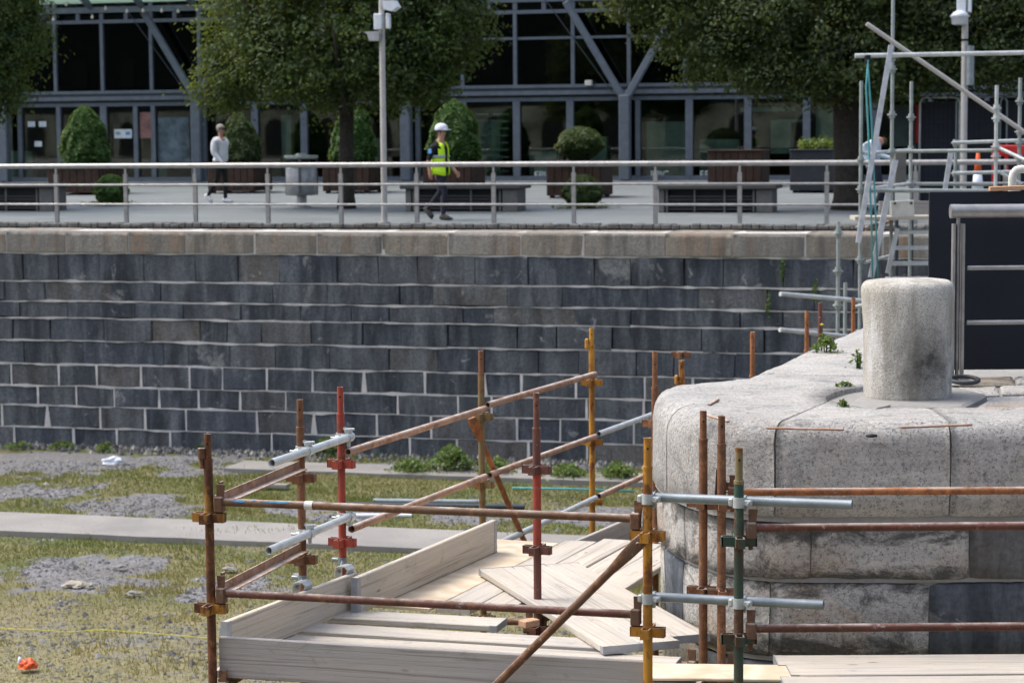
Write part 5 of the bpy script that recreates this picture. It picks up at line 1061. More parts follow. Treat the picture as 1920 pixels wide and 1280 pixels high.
def transom(parent, p0, p1, mat='pinkrust'):      # steel angle on edge
    d = (p1 - p0).normalized(); s_ = Vector((d.y, -d.x, 0)); mb = MB(); a, b = p0 + d * .075, p1 - d * .04
    for lo, hi, off0, off1 in ((0, .052, 0, .006), (0, .006, .0062, .055)):
        P = [(a, off0, lo), (b, off0, lo), (b, off1, lo), (a, off1, lo), (a, off0, hi), (b, off0, hi), (b, off1, hi), (a, off1, hi)]
        mb.hexa([p + s_ * o_ + Vector((0, 0, z_)) for p, o_, z_ in P])
    o = mb.build('transom', M[mat], parent)
    mb = MB(); mb.hexa([a - d * .03 + s_ * b_ + d * a_ + Vector((0, 0, z_)) for a_, b_, z_ in ((-.008, .0, -.05), (.012, .0, -.05), (.012, .01, -.05), (-.008, .01, -.05), (.0, .04, .13), (.045, .04, .13), (.045, .05, .13), (.0, .05, .13))]); mb.build('wedge', M['rustd'], o)
for z in (-.335, -.83, -1.345): transom(fb, A + Vector((0, 0, z - .03)), Cc + Vector((0, 0, z - .03)))
transom(fb, B + Vector((0, 0, -1.375)), D_ + Vector((0, 0, -1.375)))
def brace(parent, p0, p1, mat, label, plate=True):
    p0, p1 = Vector(p0), Vector(p1); d = (p1 - p0).normalized(); mb = MB()
    if plate:
        s_ = d.cross(Vector((0, -1, 0))).normalized(); nn = d.cross(s_).normalized(); Mx = Matrix((d, s_, nn)).transposed(); 
        ws = [(0, .030, .006), (.05, .036, .006), (.13, .033, .008), (.2, .027, .018), (.25, RT * .9, RT * .9)]; k0 = 0
        for l, a_, b_ in ws: mb.v += [tuple(p0 + d * l + s_ * a_ * math.cos(t) + nn * b_ * math.sin(t)) for t in [i * math.pi / 6 for i in range(12)]]
        for i in range(4):
            for j in range(12): mb.face([i * 12 + j, i * 12 + (j + 1) % 12, (i + 1) * 12 + (j + 1) % 12, (i + 1) * 12 + j], True)
        mb.face(list(range(12))[::-1]); mb.tube(p0 + d * .25, p1, RT * .9, n=14)
    else: mb.tube(p0, p1, RT * .9, n=14)
    o = mb.build('brace', M[mat], parent, label=label)
    if plate: mb = MB(); mb.tube(p0 + d * .045 - Vector((0, .03, 0)), p0 + d * .045 + Vector((0, .03, 0)), .012, n=8); mb.build('bolt', M['rustd'], o)
    return o
bs = at(1207, 1008, B.y - .075); be = at(925, 1288, 11.22 - .075); bd = (be - bs).normalized()
brace(fb, bs, bs + bd * 2.35, 'rustd', 'brown diagonal brace with flattened end'); 

# walkway beside the pier
E_ = Vector((-1.07, 13.5, 0)); Fp = Vector((at(903, 800, 15.75).x, 15.75, 0)); G = Vector((at(1110, 800, 17.9).x, 17.9, 0)); Jp = Vector((.145, 13.2, 0)); F2 = Vector((at(1228, 720, 15.3).x, 15.3, 0)); F3 = Vector((at(1278, 700, 15.1).x, 15.1, 0)); H_ = G + (G - Fp).normalized() * 2.4
wk = thing('walkway_scaffold', 'receding scaffold walkway left of the pier with red, maroon, olive and yellow posts', 'scaffold', (E_.x, E_.y, FLOOR))
standard(wk, E_.x, E_.y, .06, 'red', w_, 'bright red post', .17)
standard(wk, Fp.x, Fp.y, .06, 'olive', w_, 'olive post with rusty top', .17, spm='rust')
standard(wk, G.x, G.y, .03, 'yellow', w_, 'tall yellow post at the far end', .15)
mb = MB(); mb.cbox(G + Vector((-.04, -.01, -.10)), (.035, .03, .09), .01); mb.build('latch', M['yellow'], wk)
standard(wk, Jp.x, Jp.y, .05, 'maroon', w_, 'maroon post through the middle of the deck, red lower down', .22)
mb = MB(); mb.tube(Jp + Vector((0, 0, -.92)), Jp + Vector((0, 0, -.45)), RT + .0012, n=16, caps=False); mb.build('red_paint_band', M['red'], wk)
standard(wk, F2.x, F2.y, .09, 'rust', w_, 'brown post rising left of the pier shoulder', .26)
standard(wk, F3.x, F3.y, .045, 'yellow', w_, 'yellow post peeping over the pier shoulder', .12, cups=[-.6])
mb = MB(); mb.cbox(F3 + Vector((-.036, -.01, -.09)), (.03, .03, .07), .01); mb.build('latch', M['yellow'], wk)
standard(wk, H_.x, H_.y, -.75, 'rust', w_, 'brown post hidden behind the pier shoulder', .1)
for px, top, d_, mt in ((1411, 622, 17.2, 'rusto'), (1513, 583, 19.2, 'rusto'), (1538, 567, 20.1, 'maroon'), (1600, 558, 20.8, 'rusto')):
    p = at(px, top, d_); standard(wk, p.x, d_, p.z, mt, w_, {1411: 'orange rusty post top behind the pier edge, nearest of four', 1513: 'orange rusty post top left of the small weed', 1538: 'dark brown post top behind the yellow flowering weed', 1600: 'orange post top touching the bollard'}[px], .35)
Zv = lambda z: Vector((0, 0, z))
dEF = (Fp - E_).normalized(); dFG = (G - Fp).normalized(); off = Vector((.035, -.04, 0))
ledger(wk, E_ + dEF * .02 + off + Zv(ZL1 - .01), Fp - dEF * .03 + off + Zv(ZL1 - .02), 'pinkrust', 'ledger', False, .0235, 'dusty top rail, nearer half', .12)
ledger(wk, E_ + dEF * .06 + off + Zv(-.835), Fp - dEF * .03 + off + Zv(-.85), 'pinkrust', 'ledger', False, .0235, None, .12)
ledger(wk, Fp + dFG * .02 + off + Zv(ZL1), G - dFG * .03 + off + Zv(ZL1 - .01), 'pinkrust', 'ledger', False, .0235, 'dusty top rail, farther half', .12)
ledger(wk, Fp + dFG * .05 + off + Zv(-.85), G - dFG * .03 + off + Zv(-.86), 'pinkrust', 'ledger', False, .0235, None, .12)
ledger(wk, Fp + dFG * .25 + off + Zv(-1.385), G - dFG * .03 + off + Zv(-1.37), 'galv', 'ledger', False, .0235, 'galvanised lower rail', .12)
ledger(wk, G + dFG * .05 + off + Zv(-.85), H_ + off + Zv(-.86), 'galv', 'ledger', False, .0235, 'galvanised rail running behind the pier shoulder', .12)
ledger(wk, G + dFG * .05 + off + Zv(-1.37), H_ + off + Zv(-1.37), 'pinkrust', 'ledger', False, .0235, None, .12)
ledger(wk, E_ + Zv(-1.37), Jp + Zv(-1.37), 'rust'); ledger(wk, Fp + Zv(-1.37), F2 + Zv(-1.37), 'rust'); ledger(wk, Jp + Zv(-1.37), F2 + Zv(-1.37), 'rust'); ledger(wk, E_ + Zv(-1.40), Fp + Zv(-1.40), 'rust')
p0, p1 = at(884, 783, 15.62), at(982, 1012, 16.35); dd = (p1 - p0).normalized(); brace(wk, p0, p0 + dd * 2.3, 'rusto', 'orange rusty brace behind the olive post')

# right bay against the pier
GR = Vector((1.126, 10.79, 0)); K2 = Vector((at(1353, 900, 11.88).x, 11.88, 0))
rb = thing('right_scaffold', 'scaffold bay in front of the pier with a dark green post and three brown rails', 'scaffold', (GR.x, GR.y, FLOOR))
ux = Vector((1, 0, 0))
standard(rb, GR.x, GR.y, .05, 'green', ux, 'dark green post', .17, spm='olive'); standard(rb, K2.x, K2.y, .07, 'rust', ux, 'right one of the twin brown posts by the pier wall', .16)
standard(rb, GR.x + 2.4, GR.y, .05, 'rust', ux, 'brown post out of the picture to the right', .17); standard(rb, K2.x + 2.4, 11.85, .05, 'rust', ux, 'brown rear post out of the picture to the right', .17)
ledger(rb, GR + Zv(ZL1 - .02), GR + ux * 2.4 + Zv(ZL1 - .02), 'maroon', label='middle rail, dark brown'); ledger(rb, GR + Zv(ZL2 - .035), GR + ux * 2.4 + Zv(ZL2 - .035), 'maroon', label='bottom rail, dark brown')
ledger(rb, K2 + Zv(-.352), Vector((K2.x + 2.4, 11.85, -.352)), 'rusto', label='upper rear rail, orange with a pale top'); ledger(rb, K2 + Zv(-1.345), Vector((K2.x + 2.4, 11.85, -1.345)), 'rust'); ledger(rb, GR + Zv(-1.345), GR + ux * 2.4 + Zv(-1.345), 'rust')
transom(rb, D_ + Vector((.03, .06, -.365)), K2 + Vector((.12, .12, -.37)), 'rust')

# galvanised tubes clamped across the bays
def clamped(p0, p1, posts, label, mat='galv', group='galvanised tubes clamped to the scaffold posts'):
    p0, p1 = Vector(p0), Vector(p1); r = thing('scaffold_tube', label, 'tube', p0, 0, group); d = (p1 - p0).normalized()
    mb = MB(); mb.tube(p0, p1, RT, n=18, hollow=.18); mb.build('tube', M[mat], r)
    for c_ in posts:
        c_ = Vector(c_); k = (c_ - p0).to_2d().dot(d.to_2d()) / d.to_2d().length_squared; tp = p0 + d * k; coupler(r, tp, d, Vector((c_.x, c_.y, tp.z)), (0, 0, 1))
    return r
def through(pA, pB, za, zb_, offs, k0, k1):
    d = (pB - pA).normalized(); n_ = Vector((d.y, -d.x, 0)) * offs; L = (pB - pA).length
    a = pA + n_ - d * k0; b = pB + n_ + d * k1; sl = (zb_ - za) / L
    a.z = za - sl * k0; b.z = zb_ + sl * k1; return a, b
a, b = through(Cc, E_, -.255, -.252, .052, .50, .05); clamped(a, b, (Cc, E_), 'upper pale tube clamped between the brown and the red post, open end to the left')
a, b = through(Cc, E_, -.755, -.752, .052, .56, .05); clamped(a, b, (Cc, E_), 'lower pale tube clamped between the brown and the red post, open end to the left')
a, b = through(B, GR, -.232, -.225, -.052, .03, .56); clamped(a, b, (B, GR), 'upper blue grey tube clamped behind the yellow and the green post', 'sgalv')
a, b = through(B, GR, -.745, -.735, -.052, .03, .42); clamped(a, b, (B, GR), 'lower blue grey tube clamped behind the yellow and the green post', 'sgalv')

# ---------------------------------------------------------------- boards
BG = 'pale timber scaffold boards of the deck'
def board(p0, p1, wd, label, th=.038, mat='wood', edge=False, name='scaffold_board', cat='board', group=BG, bands=(1, 1), warp=.004):
    p0, p1 = Vector(p0), Vector(p1); d = p1 - p0; L = d.length; Mx = rotM(d).to_4x4(); hw, ht = (th / 2, wd / 2) if edge else (wd / 2, th / 2)
    mb = MB(); n = 8; sg = rnd.uniform(-1, 1); ch = .005
    prof = [(-hw + ch, -ht), (hw - ch, -ht), (hw, -ht + ch), (hw, ht - ch), (hw - ch, ht), (-hw + ch, ht), (-hw, ht - ch), (-hw, -ht + ch)]
    for i in range(n + 1):
        x = L * i / n; bow = warp * sg * math.sin(math.pi * i / n) + rnd.uniform(-.0008, .0008)
        mb.v += [(x, y_ + (bow if edge else bow * .4), z_ + (0 if edge else bow)) for y_, z_ in prof]
    for i in range(n):
        for j in range(8): mb.face([i * 8 + j, (i + 1) * 8 + j, (i + 1) * 8 + (j + 1) % 8, i * 8 + (j + 1) % 8])
    mb.face(list(range(8))); mb.face([n * 8 + j for j in range(8)][::-1])
    o = mb.build(name, M[mat]); Mx.translation = p0 - Vector((0, 0, ht)) if not edge else p0 - Vector((0, 0, ht)); o.matrix_world = Mx; tag(o, label, cat, group)
    for k, on in zip((0, 1), bands):
        if on:
            x = -.001 if k == 0 else L + .001; mb = MB(); mb.box((x + (.0 if k == 0 else .0), 0, 0), (.004, hw * 2 + .004, ht * 2 + .004)); xx = .022 if k == 0 else L - .022
            mb.box((xx, hw + .0012, 0), (.044, .0022, ht * 2)); mb.box((xx, -hw - .0012, 0), (.044, .0022, ht * 2)); mb.build('end_band', M['cap'], o, True)
    return o
ZD = -1.27
def fboard(vc, u0, u1, z, label, wd=.222, **k): a = A + v * vc; return board(a + u * u0 + Zv(z), a + u * u1 + Zv(z + rnd.uniform(-.003, .003)), wd, label, **k)
fboard(.165, -.02, 2.52, ZD, 'front deck board just behind the grey toe board'); fboard(.395, .02, 2.55, ZD - .003, 'second deck board behind the grey toe board'); fboard(.63, -.05, 2.5, ZD + .002, 'third deck board behind the grey toe board'); fboard(.868, 0, 2.38, ZD - .004, 'fourth deck board behind the grey toe board, gap beyond it')
fboard(1.15, .03, 2.0, ZD + .006, 'fifth deck board, between two dark gaps'); fboard(1.50, .08, 1.20, ZD + .012, 'sixth deck board with a steel banded end beside the maroon post')
fboard(.045, .03, 2.37, -1.078, 'weathered grey toe board on edge along the front of the deck', th=.038, mat='toegrey', edge=True, name='toe_board', cat='toe board', group=None, bands=(0, 0))
p0, p1 = hz(420, 1165, -1.045), hz(666, 1072, -1.045)
tb = board(p0, p1, .225, 'tan toe board on edge held by two clips at the left of the deck', th=.04, mat='toe', edge=True, name='toe_board', cat='toe board', group='tan toe boards along the left side of the deck')
q0, q1 = hz(664, 1083, -1.045), hz(926, 974, -1.045)
board(q0, q1, .225, 'farther pale toe board on edge beside the wrinkled plywood sheet', th=.04, mat='toe', edge=True, name='toe_board', cat='toe board', group='tan toe boards along the left side of the deck')
p0, p1 = at(1084, 1012, 15.5), at(1200, 962, 15.75); board(p0, p1, .2, 'leaning grey board at the far right corner of the deck', th=.036, mat='toegrey', edge=True, name='toe_board', cat='toe board', group=None)
for px, py, lb in ((566, 1102, 'pale clip on the tan toe board below the brown post'), (645, 1072, 'pale clip on the tan toe board below the red post')):
    c_ = hz(px, py, -1.04); dT = (Vector(p1) - Vector(p0)).normalized(); dT = (hz(666, 1072, -1.045) - hz(420, 1165, -1.045)).normalized(); sT = Vector((dT.y, -dT.x, 0)); r = thing('toe_board_clip', lb, 'clip', c_, 0, 'steel toe board clips')
    mb = MB(); pr = [(.035, -.05), (.038, -.005), (.05, .022), (.03, .04), (0, .042), (-.03, .035), (-.04, .01), (-.04, -.04)]
    for i in range(len(pr) - 1):
        (a0, z0), (a1, z1) = pr[i], pr[i + 1]; m_ = c_ + sT * (a0 + a1) / 2 + Zv((z0 + z1) / 2); dv = sT * (a1 - a0) + Zv(z1 - z0); ln = dv.length; nv = dv.normalized(); Mx = Matrix((nv, dT, nv.cross(dT))).transposed(); mb.box(m_, (ln + .004, .09, .005), Mx)
    mb.build('hook', M['galv'], r)
    po = Cc if px < 600 else E_; mb = MB(); pc = Vector((po.x, po.y, -1.03)); mb.tube(pc - Zv(.02), pc + Zv(.02), .031, n=14); mb.tube(pc, c_ - sT * .03, .009, n=8); mb.cbox(pc - sT * .05, (.05, .025, .025), .005, rotM(sT)); mb.build('collar', M['sgalv'], r)
# boards and plywood of the walkway deck: they run along the walkway
e0 = hz(831, 1128, ZD); e1 = hz(997, 1044, ZD); wd_ = (e1 - e0).normalized(); we = Vector((wd_.y, -wd_.x, 0)); far = 15.42
def wboard(off_, wd, y0, y1, z, label, **k):
    a = e0 + we * (off_ + wd / 2); s0 = (y0 - a.y) / wd_.y; s1 = (y1 - a.y) / wd_.y; return board(a + wd_ * s0 + Zv(z - a.z), a + wd_ * s1 + Zv(z - a.z), wd, label, **k)
wboard(-.62, .615, 13.28, far, ZD, 'wrinkled yellow plywood sheet beside the farther toe board', th=.018, mat='ply', name='plywood_sheet', cat='plywood', bands=(0, 0), group=None)
for i in range(4): wboard(.006 + i * .232, .225, 13.2 + .09 * i if i < 2 else 13.45, far + rnd.uniform(-.05, .04), ZD - .002 * i, ('walkway board next to the wrinkled plywood', 'second walkway board from the plywood', 'third walkway board from the plywood', 'fourth walkway board, nearest the pier')[i], bands=(0, 1))
# loose boards lying across the corner
s0 = hz(898, 1066, -1.222); s1 = hz(1131, 1212, -1.222); sd_ = (s1 - s0).normalized(); se = Vector((-sd_.y, sd_.x, 0)); L = (s1 - s0).length
for i, (a0, a1, lb) in enumerate(((0, 0, 'loose board lying across the corner, left one with bright steel end'), (0, .0, 'loose board lying across the corner, middle one'), (.02, -.10, 'loose board lying across the corner, against the pier'))):
    c_ = se * (.113 + .228 * i); p0 = s0 + c_ + sd_ * a0; p1 = s0 + c_ + sd_ * (L + a1); board(p0, p1, .225, lb, th=.042, group='loose boards laid across the corner')
# deck of the right bay
for i, (yc, x0, x1, z) in enumerate(((11.66, 1.42, 4.2, ZD + .032), (11.43, 1.46, 4.2, ZD + .034), (11.19, 1.4, 4.2, ZD + .03), (10.95, 1.42, 4.2, ZD + .032))):
    board((x0, yc, z), (x1, yc, z), .225, ('right hand deck board tight under the pier wall', 'second right hand deck board from the pier wall', 'third right hand deck board from the pier wall', 'right hand deck board beside the green post')[i], bands=(1, 0))
p0 = hz(1215, 1256, ZD + .024); board(p0 + Vector((-.02, .0, 0)), p0 + Vector((1.0, -.1, 0)), .32, 'cream plywood offcut between the yellow and green posts', th=.018, mat='ply', name='plywood_sheet', cat='plywood', bands=(0, 0), group=None)
c_ = hz(992, 1172, ZD + .01); mb = MB(); mb.cbox(c_ + Zv(.015), (.11, .07, .04), .004, rotM(Vector((.6, .5, 0)))); tag(mb.build('timber_block', M['freshwood']), 'orange timber block wedged at the foot of the maroon post', 'timber')

# ================================================================== DOCK FLOOR: debris and weeds
def tuft(px, py, z, wx, h, n, label, seed, mat='weed', size=.04, name='weed_clump', group='weeds along the foot of the wall', y=None, d=.18):
    p = hz(px, py, z) if y is None else at(px, py, y); r = thing(name, label, 'weed', p, 0, group); R_ = random.Random(seed); P, O_ = [], []
    for _ in range(n):
        a = Vector((R_.gauss(0, wx * .45), R_.gauss(0, d), 0)); hh = h * math.exp(-(a.x / wx) ** 2 * 1.3) * R_.random() ** .6; P.append(p + a + Zv(hh)); O_.append(Vector((R_.gauss(0, .4), R_.gauss(-.3, .4), .4)))
    link('foliage', leaf_mesh('foliage', P, size, M[mat], [min(1, max(0, R_.gauss(.4, .25))) for _ in P], O_), r)
    mb = MB()
    for _ in range(5): a = Vector((R_.gauss(0, wx * .4), R_.gauss(0, d * .8), 0)); mb.path([p + a, p + a * 1.1 + Zv(h * .4), p + a * 1.15 + Zv(h * .75)], [.006, .005, .003], 5)
    mb.build('stem', M['weed'], r)
for i, (px, py, wx, h, n, lb) in enumerate(((115, 838, .25, .09, 120, 'small weed at the wall foot, leftmost of the far weeds'), (195, 842, .16, .11, 80, 'narrow weed at the wall foot near the white rag'), (30, 838, .3, .07, 120, 'low weed at the wall foot by the left picture edge'), (845, 882, .42, .42, 900, 'tallest bushy weed at the wall foot, left of the olive post'), (770, 884, .35, .22, 480, 'spreading weed left of the tallest weed'), (930, 886, .3, .24, 420, 'weed at the wall foot right of the olive post'), (1065, 893, .4, .18, 480, 'long low weed at the wall foot left of the yellow post'), (1160, 896, .32, .26, 520, 'weed at the wall foot right of the tall yellow post'), (610, 850, .3, .3, 360, 'weed at the wall foot behind the red post'), (385, 838, .14, .14, 120, 'small weed at the wall foot behind the gold post'))): tuft(px, py, FLOOR + .05, wx, h, n, lb, 60 + i)
PG = 'weeds in the joints of the pier'
tuft(1546, 660, 0, .10, .13, 130, 'leafy weed at the pier edge below the dark post', 81, size=.022, group=PG, d=.05); tuft(1606, 690, 0, .06, .14, 40, 'thin straggly weed at the left side of the bollard', 82, size=.018, group=PG, d=.03); tuft(1583, 724, 0, .055, .03, 70, 'flat green weed left of the bollard', 83, size=.012, group=PG, d=.02); tuft(1580, 763, 0, .03, .05, 60, 'small bright weed at the tip of the mortar collar', 84, size=.012, group=PG, d=.02)
p = hz(1546, 660, 0); r = thing('flower', 'small yellow flower above the leafy pier weed', 'flower', p + Vector((-.02, .0, .2))); mb = MB(); mb.path([p, p + Vector((-.01, 0, .12)), p + Vector((-.02, 0, .2))], [.004, .003, .003], 5); mb.build('stem', M['weed'], r); mb = MB(); mb.lathe([(.004, -.01), (.016, 0), (.003, .008)], p + Vector((-.02, 0, .205)), 8); mb.build('head', M['yel'], r)
for i, (px, py, lb) in enumerate(((1467, 505, 'fern in an upright joint of the far wall near the coping'), (1440, 572, 'fern in an upright joint of the far wall left of the steel tube'), (1527, 545, 'fern in the far wall beside the steel tube'))):
    t, z = qtz(px, py, NF - .02); p = Q(t, NF - .02, z); r = thing('wall_fern', lb, 'fern', p, 0, 'ferns in the wall joints'); P = [p + Vector((rnd.gauss(0, .02), rnd.gauss(-.03, .015), rnd.gauss(0, .10))) for _ in range(60)]; link('foliage', leaf_mesh('foliage', P, .025, M['weed'], [rnd.random() * .5 for _ in P], [Vector((0, -1, .2))] * len(P)), r)
def lump(px, py, size, mat, name, label, cat, z=FLOOR + .04, seed=1, flat=1.0, group=None):
    p = hz(px, py, z); bm = bmesh.new(); bmesh.ops.create_icosphere(bm, subdivisions=3, radius=1); mb = MB()
    for v_ in bm.verts: k = 1 + .45 * mnoise.noise(v_.co * 1.6 + Vector((seed, 0, 0))) + .2 * mnoise.noise(v_.co * 4 + Vector((0, seed, 0))); v_.co = Vector((v_.co.x * size[0] * k, v_.co.y * size[1] * k, max(-.2, v_.co.z) * size[2] * k * flat))
    bm.verts.index_update(); mb.add([p + v_.co for v_ in bm.verts], [[v_.index for v_ in f.verts] for f in bm.faces], False); bm.free(); o = mb.build(name, M[mat]); tag(o, label, cat, group); return o
lump(210, 866, (.2, .12, .09), 'white', 'plastic_rag', 'crumpled white plastic rag near the foot of the wall', 'rag', seed=3)
lump(140, 1096, (.14, .11, .05), 'pale', 'pale_rock', 'flat cream rock on the large gravel patch', 'rock', seed=5); lump(168, 1098, (.06, .05, .035), 'pale', 'pale_rock', 'small pale rock right of the flat cream rock', 'rock', seed=6, group=None)
lump(52, 1248, (.1, .08, .075), 'orange', 'orange_litter', 'crumpled orange and white litter in the dry grass', 'litter', seed=8); lump(38, 1240, (.03, .03, .06), 'white', 'paper_scrap', 'white paper scrap beside the orange litter', 'litter', seed=9)
for i, (px, py, lb) in enumerate(((560, 1078, 'pale flat stone in the grass below the brown post'), (430, 1066, 'pale flat stone in the grass right of the gold post'), (224, 1063, 'pale stone at the edge of the gravel'), (250, 1112, 'grey stone at the front of the gravel'))): lump(px, py, (.09, .07, .03), 'concrete', 'flat_stone', lb, 'stone', seed=20 + i, group='flat stones in the grass')
a, b = hz(490, 909, FLOOR + .06), hz(540, 911, FLOOR + .06); mb = MB(); mb.cbox((a + b) / 2, ((b - a).length, .14, .07), .01, rotM(b - a)); tag(mb.build('concrete_offcut', M['concrete']), 'pale block lying in the grass behind the angle rail', 'block')
for i, (x0, y0, x1, y1, z, lb, mt) in enumerate(((700, 939, 905, 941, .05, 'grey pipe lying in the grass, farther of two', 'sgalv'), (640, 946, 984, 950, .05, 'dark grey pipe lying in the grass, longer and nearer', 'framed'), (662, 967, 772, 967, .05, 'short pale blue pipe lying in the grass', 'alu'))):
    a, b = hz(x0, y0, FLOOR + z), hz(x1, y1, FLOOR + z); mb = MB(); mb.tube(a, b, .045, n=10, hollow=.1); tag(mb.build('pipe', M[mt]), lb, 'pipe', 'pipes lying on the dock floor')
mb = MB(); mb.path([hz(x, y, FLOOR + .09) + Zv(.02 * math.sin(x)) for x, y in ((-60, 1174), (0, 1177), (60, 1179), (130, 1181), (190, 1183), (260, 1187), (330, 1190), (400, 1194), (470, 1196))], .006, 6); tag(mb.build('rope', M['rope']), 'thin yellow line stretched low over the dry grass', 'rope')
mb = MB(); a, b = hz(960, 914, FLOOR + .1), hz(1190, 921, FLOOR + .1); mb.path([a, (a + b) / 2 + Zv(.01), b], .018, 6); tag(mb.build('hose', M['teal']), 'thin blue green hose on the concrete by the wall', 'hose')
# rubble strip at the foot of the wall
pts = []
for _ in range(1500):
    t = rnd.uniform(-11, 6); n_ = NF - abs(rnd.gauss(.12, .28)); p = Q(t, n_, FLOOR + rnd.uniform(0, .06)); pts.append((p.x, p.y, p.z))
def rub(p):
    x, y, z = p; s = rnd.uniform(.02, .07); return [(x + s * math.cos(a + rnd.uniform(-.3, .3)), y + s * .8 * math.sin(a), z - .02) for a in (0, 1.57, 3.14, 4.71)] + [(x + rnd.uniform(-.3, .3) * s, y - .2 * s, z + s * .9)], [(0, 1, 4), (1, 2, 4), (2, 3, 4), (3, 0, 4)]
o = link('rubble', scatter('rubble', pts, rub, M['gravel'], [min(1, abs(rnd.gauss(.55, .3))) for _ in pts])); o['kind'] = 'stuff'; o['label'] = 'strip of broken rubble along the foot of the wall'; o['category'] = 'rubble'

# ================================================================== SCAFFOLD STAIR TOWER beyond the pier
tw = thing('scaffold_tower', 'galvanised scaffold stair tower rising beyond the pier, with thin posts and rails', 'scaffold', (4.6, 28, FLOOR))
RF, RB = 28.0, 29.3
def tpost(px, top, bot, d, mat='dgalv', rings=(), r=.0242):
    a = at(px, top, d); zb_ = FLOOR if bot is None else at(px, bot, d).z; mb = MB(); mb.tube((a.x, d, zb_), (a.x, d, a.z), r, n=10); o = mb.build('standard', M[mat], tw)
    for y in rings:
        z = at(px, y, d).z; mb = MB(); mb.tube((a.x, d, z - .045), (a.x, d, z + .045), r + .016, n=10); mb.tube((a.x, d, z - .01), (a.x, d, z + .01), r + .04, n=10); mb.build('collar', M[mat], o)
    return o
tpost(1615, 152, None, RF, rings=(300, 355, 425, 487)); tpost(1675, -60, None, RF + .5, rings=(108, 130, 215, 285)); tpost(1709, 153, None, RB, rings=(220, 280, 345)); tpost(1792, 262, 420, RB + .2, rings=(268, 325)); tpost(1869, 160, None, RF, 'galv', rings=(203, 222, 275, 293)); tpost(1913, 146, None, RB, rings=(190, 247, 268, 296)); tpost(1572, 415, None, 26.2, rings=(437, 508, 572)); tpost(1585, 530, None, 26.5, 'dgalv')
def ttube(x0, y0, d0, x1, y1, d1, mat='dgalv', r=.0242, nm='rail'):
    mb = MB(); mb.tube(at(x0, y0, d0), at(x1, y1, d1), r, n=10); return mb.build(nm, M[mat], tw)
ttube(1603, 105, RF - .06, 1990, 98, RF - .06, 'galv', .03); ttube(1625, 45, RF + .42, 1935, 258, RF + .42, 'pole', .03, 'brace'); ttube(1620, 288, RF, 1710, 281, RB, 'galv'); ttube(1676, 284, RF + .5, 1870, 282, RF, 'dgalv'); ttube(1618, 357, RF, 1862, 358, RF, 'dgalv', .027); ttube(1620, 355, RF, 1708, 344, RB, 'galv'); ttube(1708, 345, RB, 1868, 346, RB, 'dgalv'); ttube(1786, 268, RB, 1960, 262, RB, 'galv'); ttube(1786, 325, RB, 1910, 322, RB, 'galv'); ttube(1868, 275, RF, 1960, 318, RF - .5, 'galv'); ttube(1873, 322, RF, 1915, 345, RF, 'galv')
ttube(1463, 551, 25.6, 1640, 566, 26.3, 'galv', .028); ttube(1462, 618, 25.6, 1600, 632, 26.2, 'galv', .028); ttube(1622, 571, 26.3, 1600, 576, 26.6, 'galv'); ttube(1622, 492, RF, 1668, 480, RB, 'galv', .022); ttube(1617, 430, RF, 1672, 414, RB, 'pinkrust', .03)
def strip3(x0, y0, d0, x1, y1, d1, wd, th, mat, nm):
    a, b = at(x0, y0, d0), at(x1, y1, d1); d = (b - a).normalized(); s_ = d.cross(Vector((0, 1, 0))).normalized(); Mx = Matrix((d, Vector((0, 1, 0)) - d * d.y, s_)).transposed(); mb = MB(); mb.box((a + b) / 2, ((b - a).length, th, wd), Mx); return mb.build(nm, M[mat], tw)
strip3(1671, 85, RF - .12, 1609, 455, RF - .12, .062, .04, 'alu', 'ladder_stile'); strip3(1679, 300, RF + .1, 1633, 520, RF + .1, .07, .04, 'alu', 'ladder_stile'); strip3(1783, 285, RB - .2, 1772, 355, RB - .2, .06, .04, 'alu', 'ladder_stile')
strip3(1683, 428, RF + .3, 1664, 512, RF + .3, .055, .04, 'galv', 'stair_stringer')
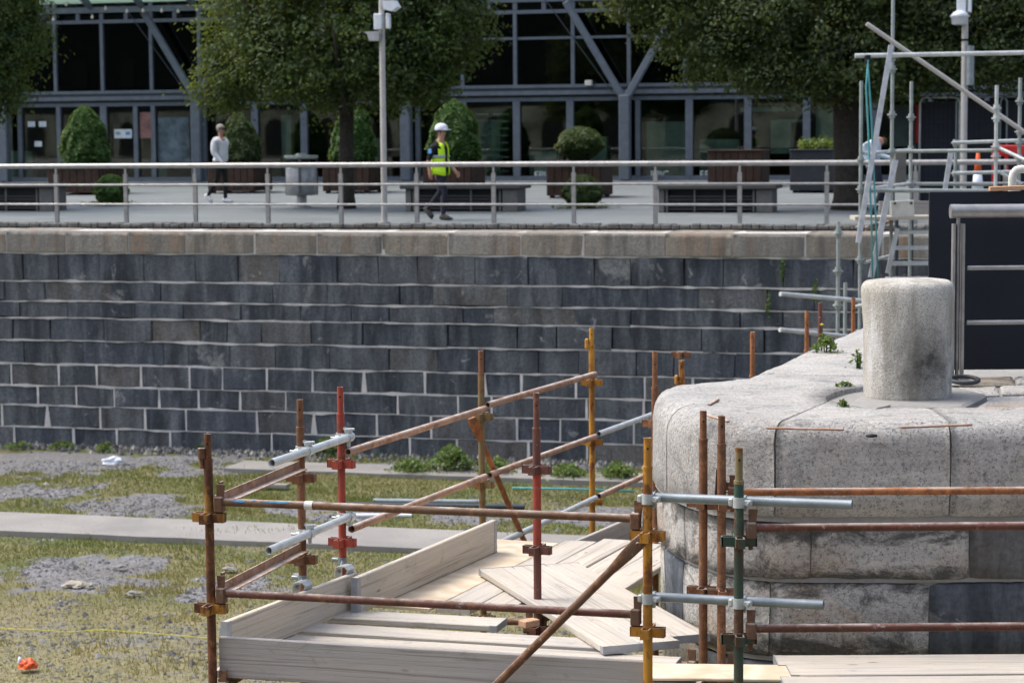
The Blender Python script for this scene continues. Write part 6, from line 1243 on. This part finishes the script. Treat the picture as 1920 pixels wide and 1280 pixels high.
for y in (436, 466, 495, 524):
    x0 = 1684 - (y - 430) * .2; a, b = at(x0, y, RF + .35), at(1752, y - 1, RF + .35); mb = MB(); mb.cbox((a + b) / 2 + Vector((0, .1, 0)), ((b - a).length, .24, .045), .006); mb.build('stair_tread', M['galv'], tw)
for px in (1681, 1709): tpost(px, 412, None, RB + .1, 'framed', r=.03)
for x0, x1, y, d, lb in ((1604, 1752, 406, RF + .2, 'pale plank of the stair tower landing'),):
    a, b = at(x0, y, d), at(x1, y, d); board(Vector((a.x, d + .25, a.z)), Vector((b.x, d + .25, a.z)), .45, lb, th=.05, group=None, name='scaffold_board', bands=(0, 0))
a, b = at(1648, 390, RB), at(1752, 392, RB); zt = at(1700, 377, RB).z; board((a.x, RB, zt), (b.x, RB, zt), .2, 'brown toe board standing on the stair tower landing', th=.03, mat='toegrey', edge=True, name='toe_board', cat='toe board', group=None, bands=(0, 0))
p = at(1692, 392, RF + .25); mb = MB(); mb.cbox(p, (.30, .025, .22), .006, Matrix.Rotation(R(-3), 3, 'Y')); o = mb.build('cream_panel', M['offwhite']); tag(o, 'small cream panel with two bolts on the stair tower landing', 'panel')
for s_ in (-.1, .11): mb = MB(); mb.tube(p + Vector((s_, -.02, .075)), p + Vector((s_, -.005, .075)), .018, n=8); mb.build('bolt', M['framed'], o)
mb = MB(); a, b = at(1676, 350, RB + .6), at(1698, 280, RB + .6); mb.cbox(((a.x + b.x) / 2, RB + .6, (a.z + b.z) / 2), (abs(b.x - a.x), .15, abs(b.z - a.z)), .01); mb.build('cabinet', M['intpale' if 0 else 'benchend'], tw)
r = thing('hoist_rope', 'teal rope hanging in two strands from the top tube of the stair tower', 'rope', at(1630, 120, RF - .1))
for pts in (((1626, 112), (1630, 160), (1634, 225), (1637, 300), (1641, 380), (1646, 520)), ((1628, 112), (1624, 165), (1628, 240), (1631, 330), (1634, 420), (1636, 520))):
    mb = MB(); mb.path([at(x, y, RF - .12) for x, y in pts], .012, 6); mb.build('strand', M['teal'], r)
mb = MB(); mb.cbox(at(1627, 112, RF - .1), (.07, .06, .12), .01); mb.build('hook', M['dark'], r)
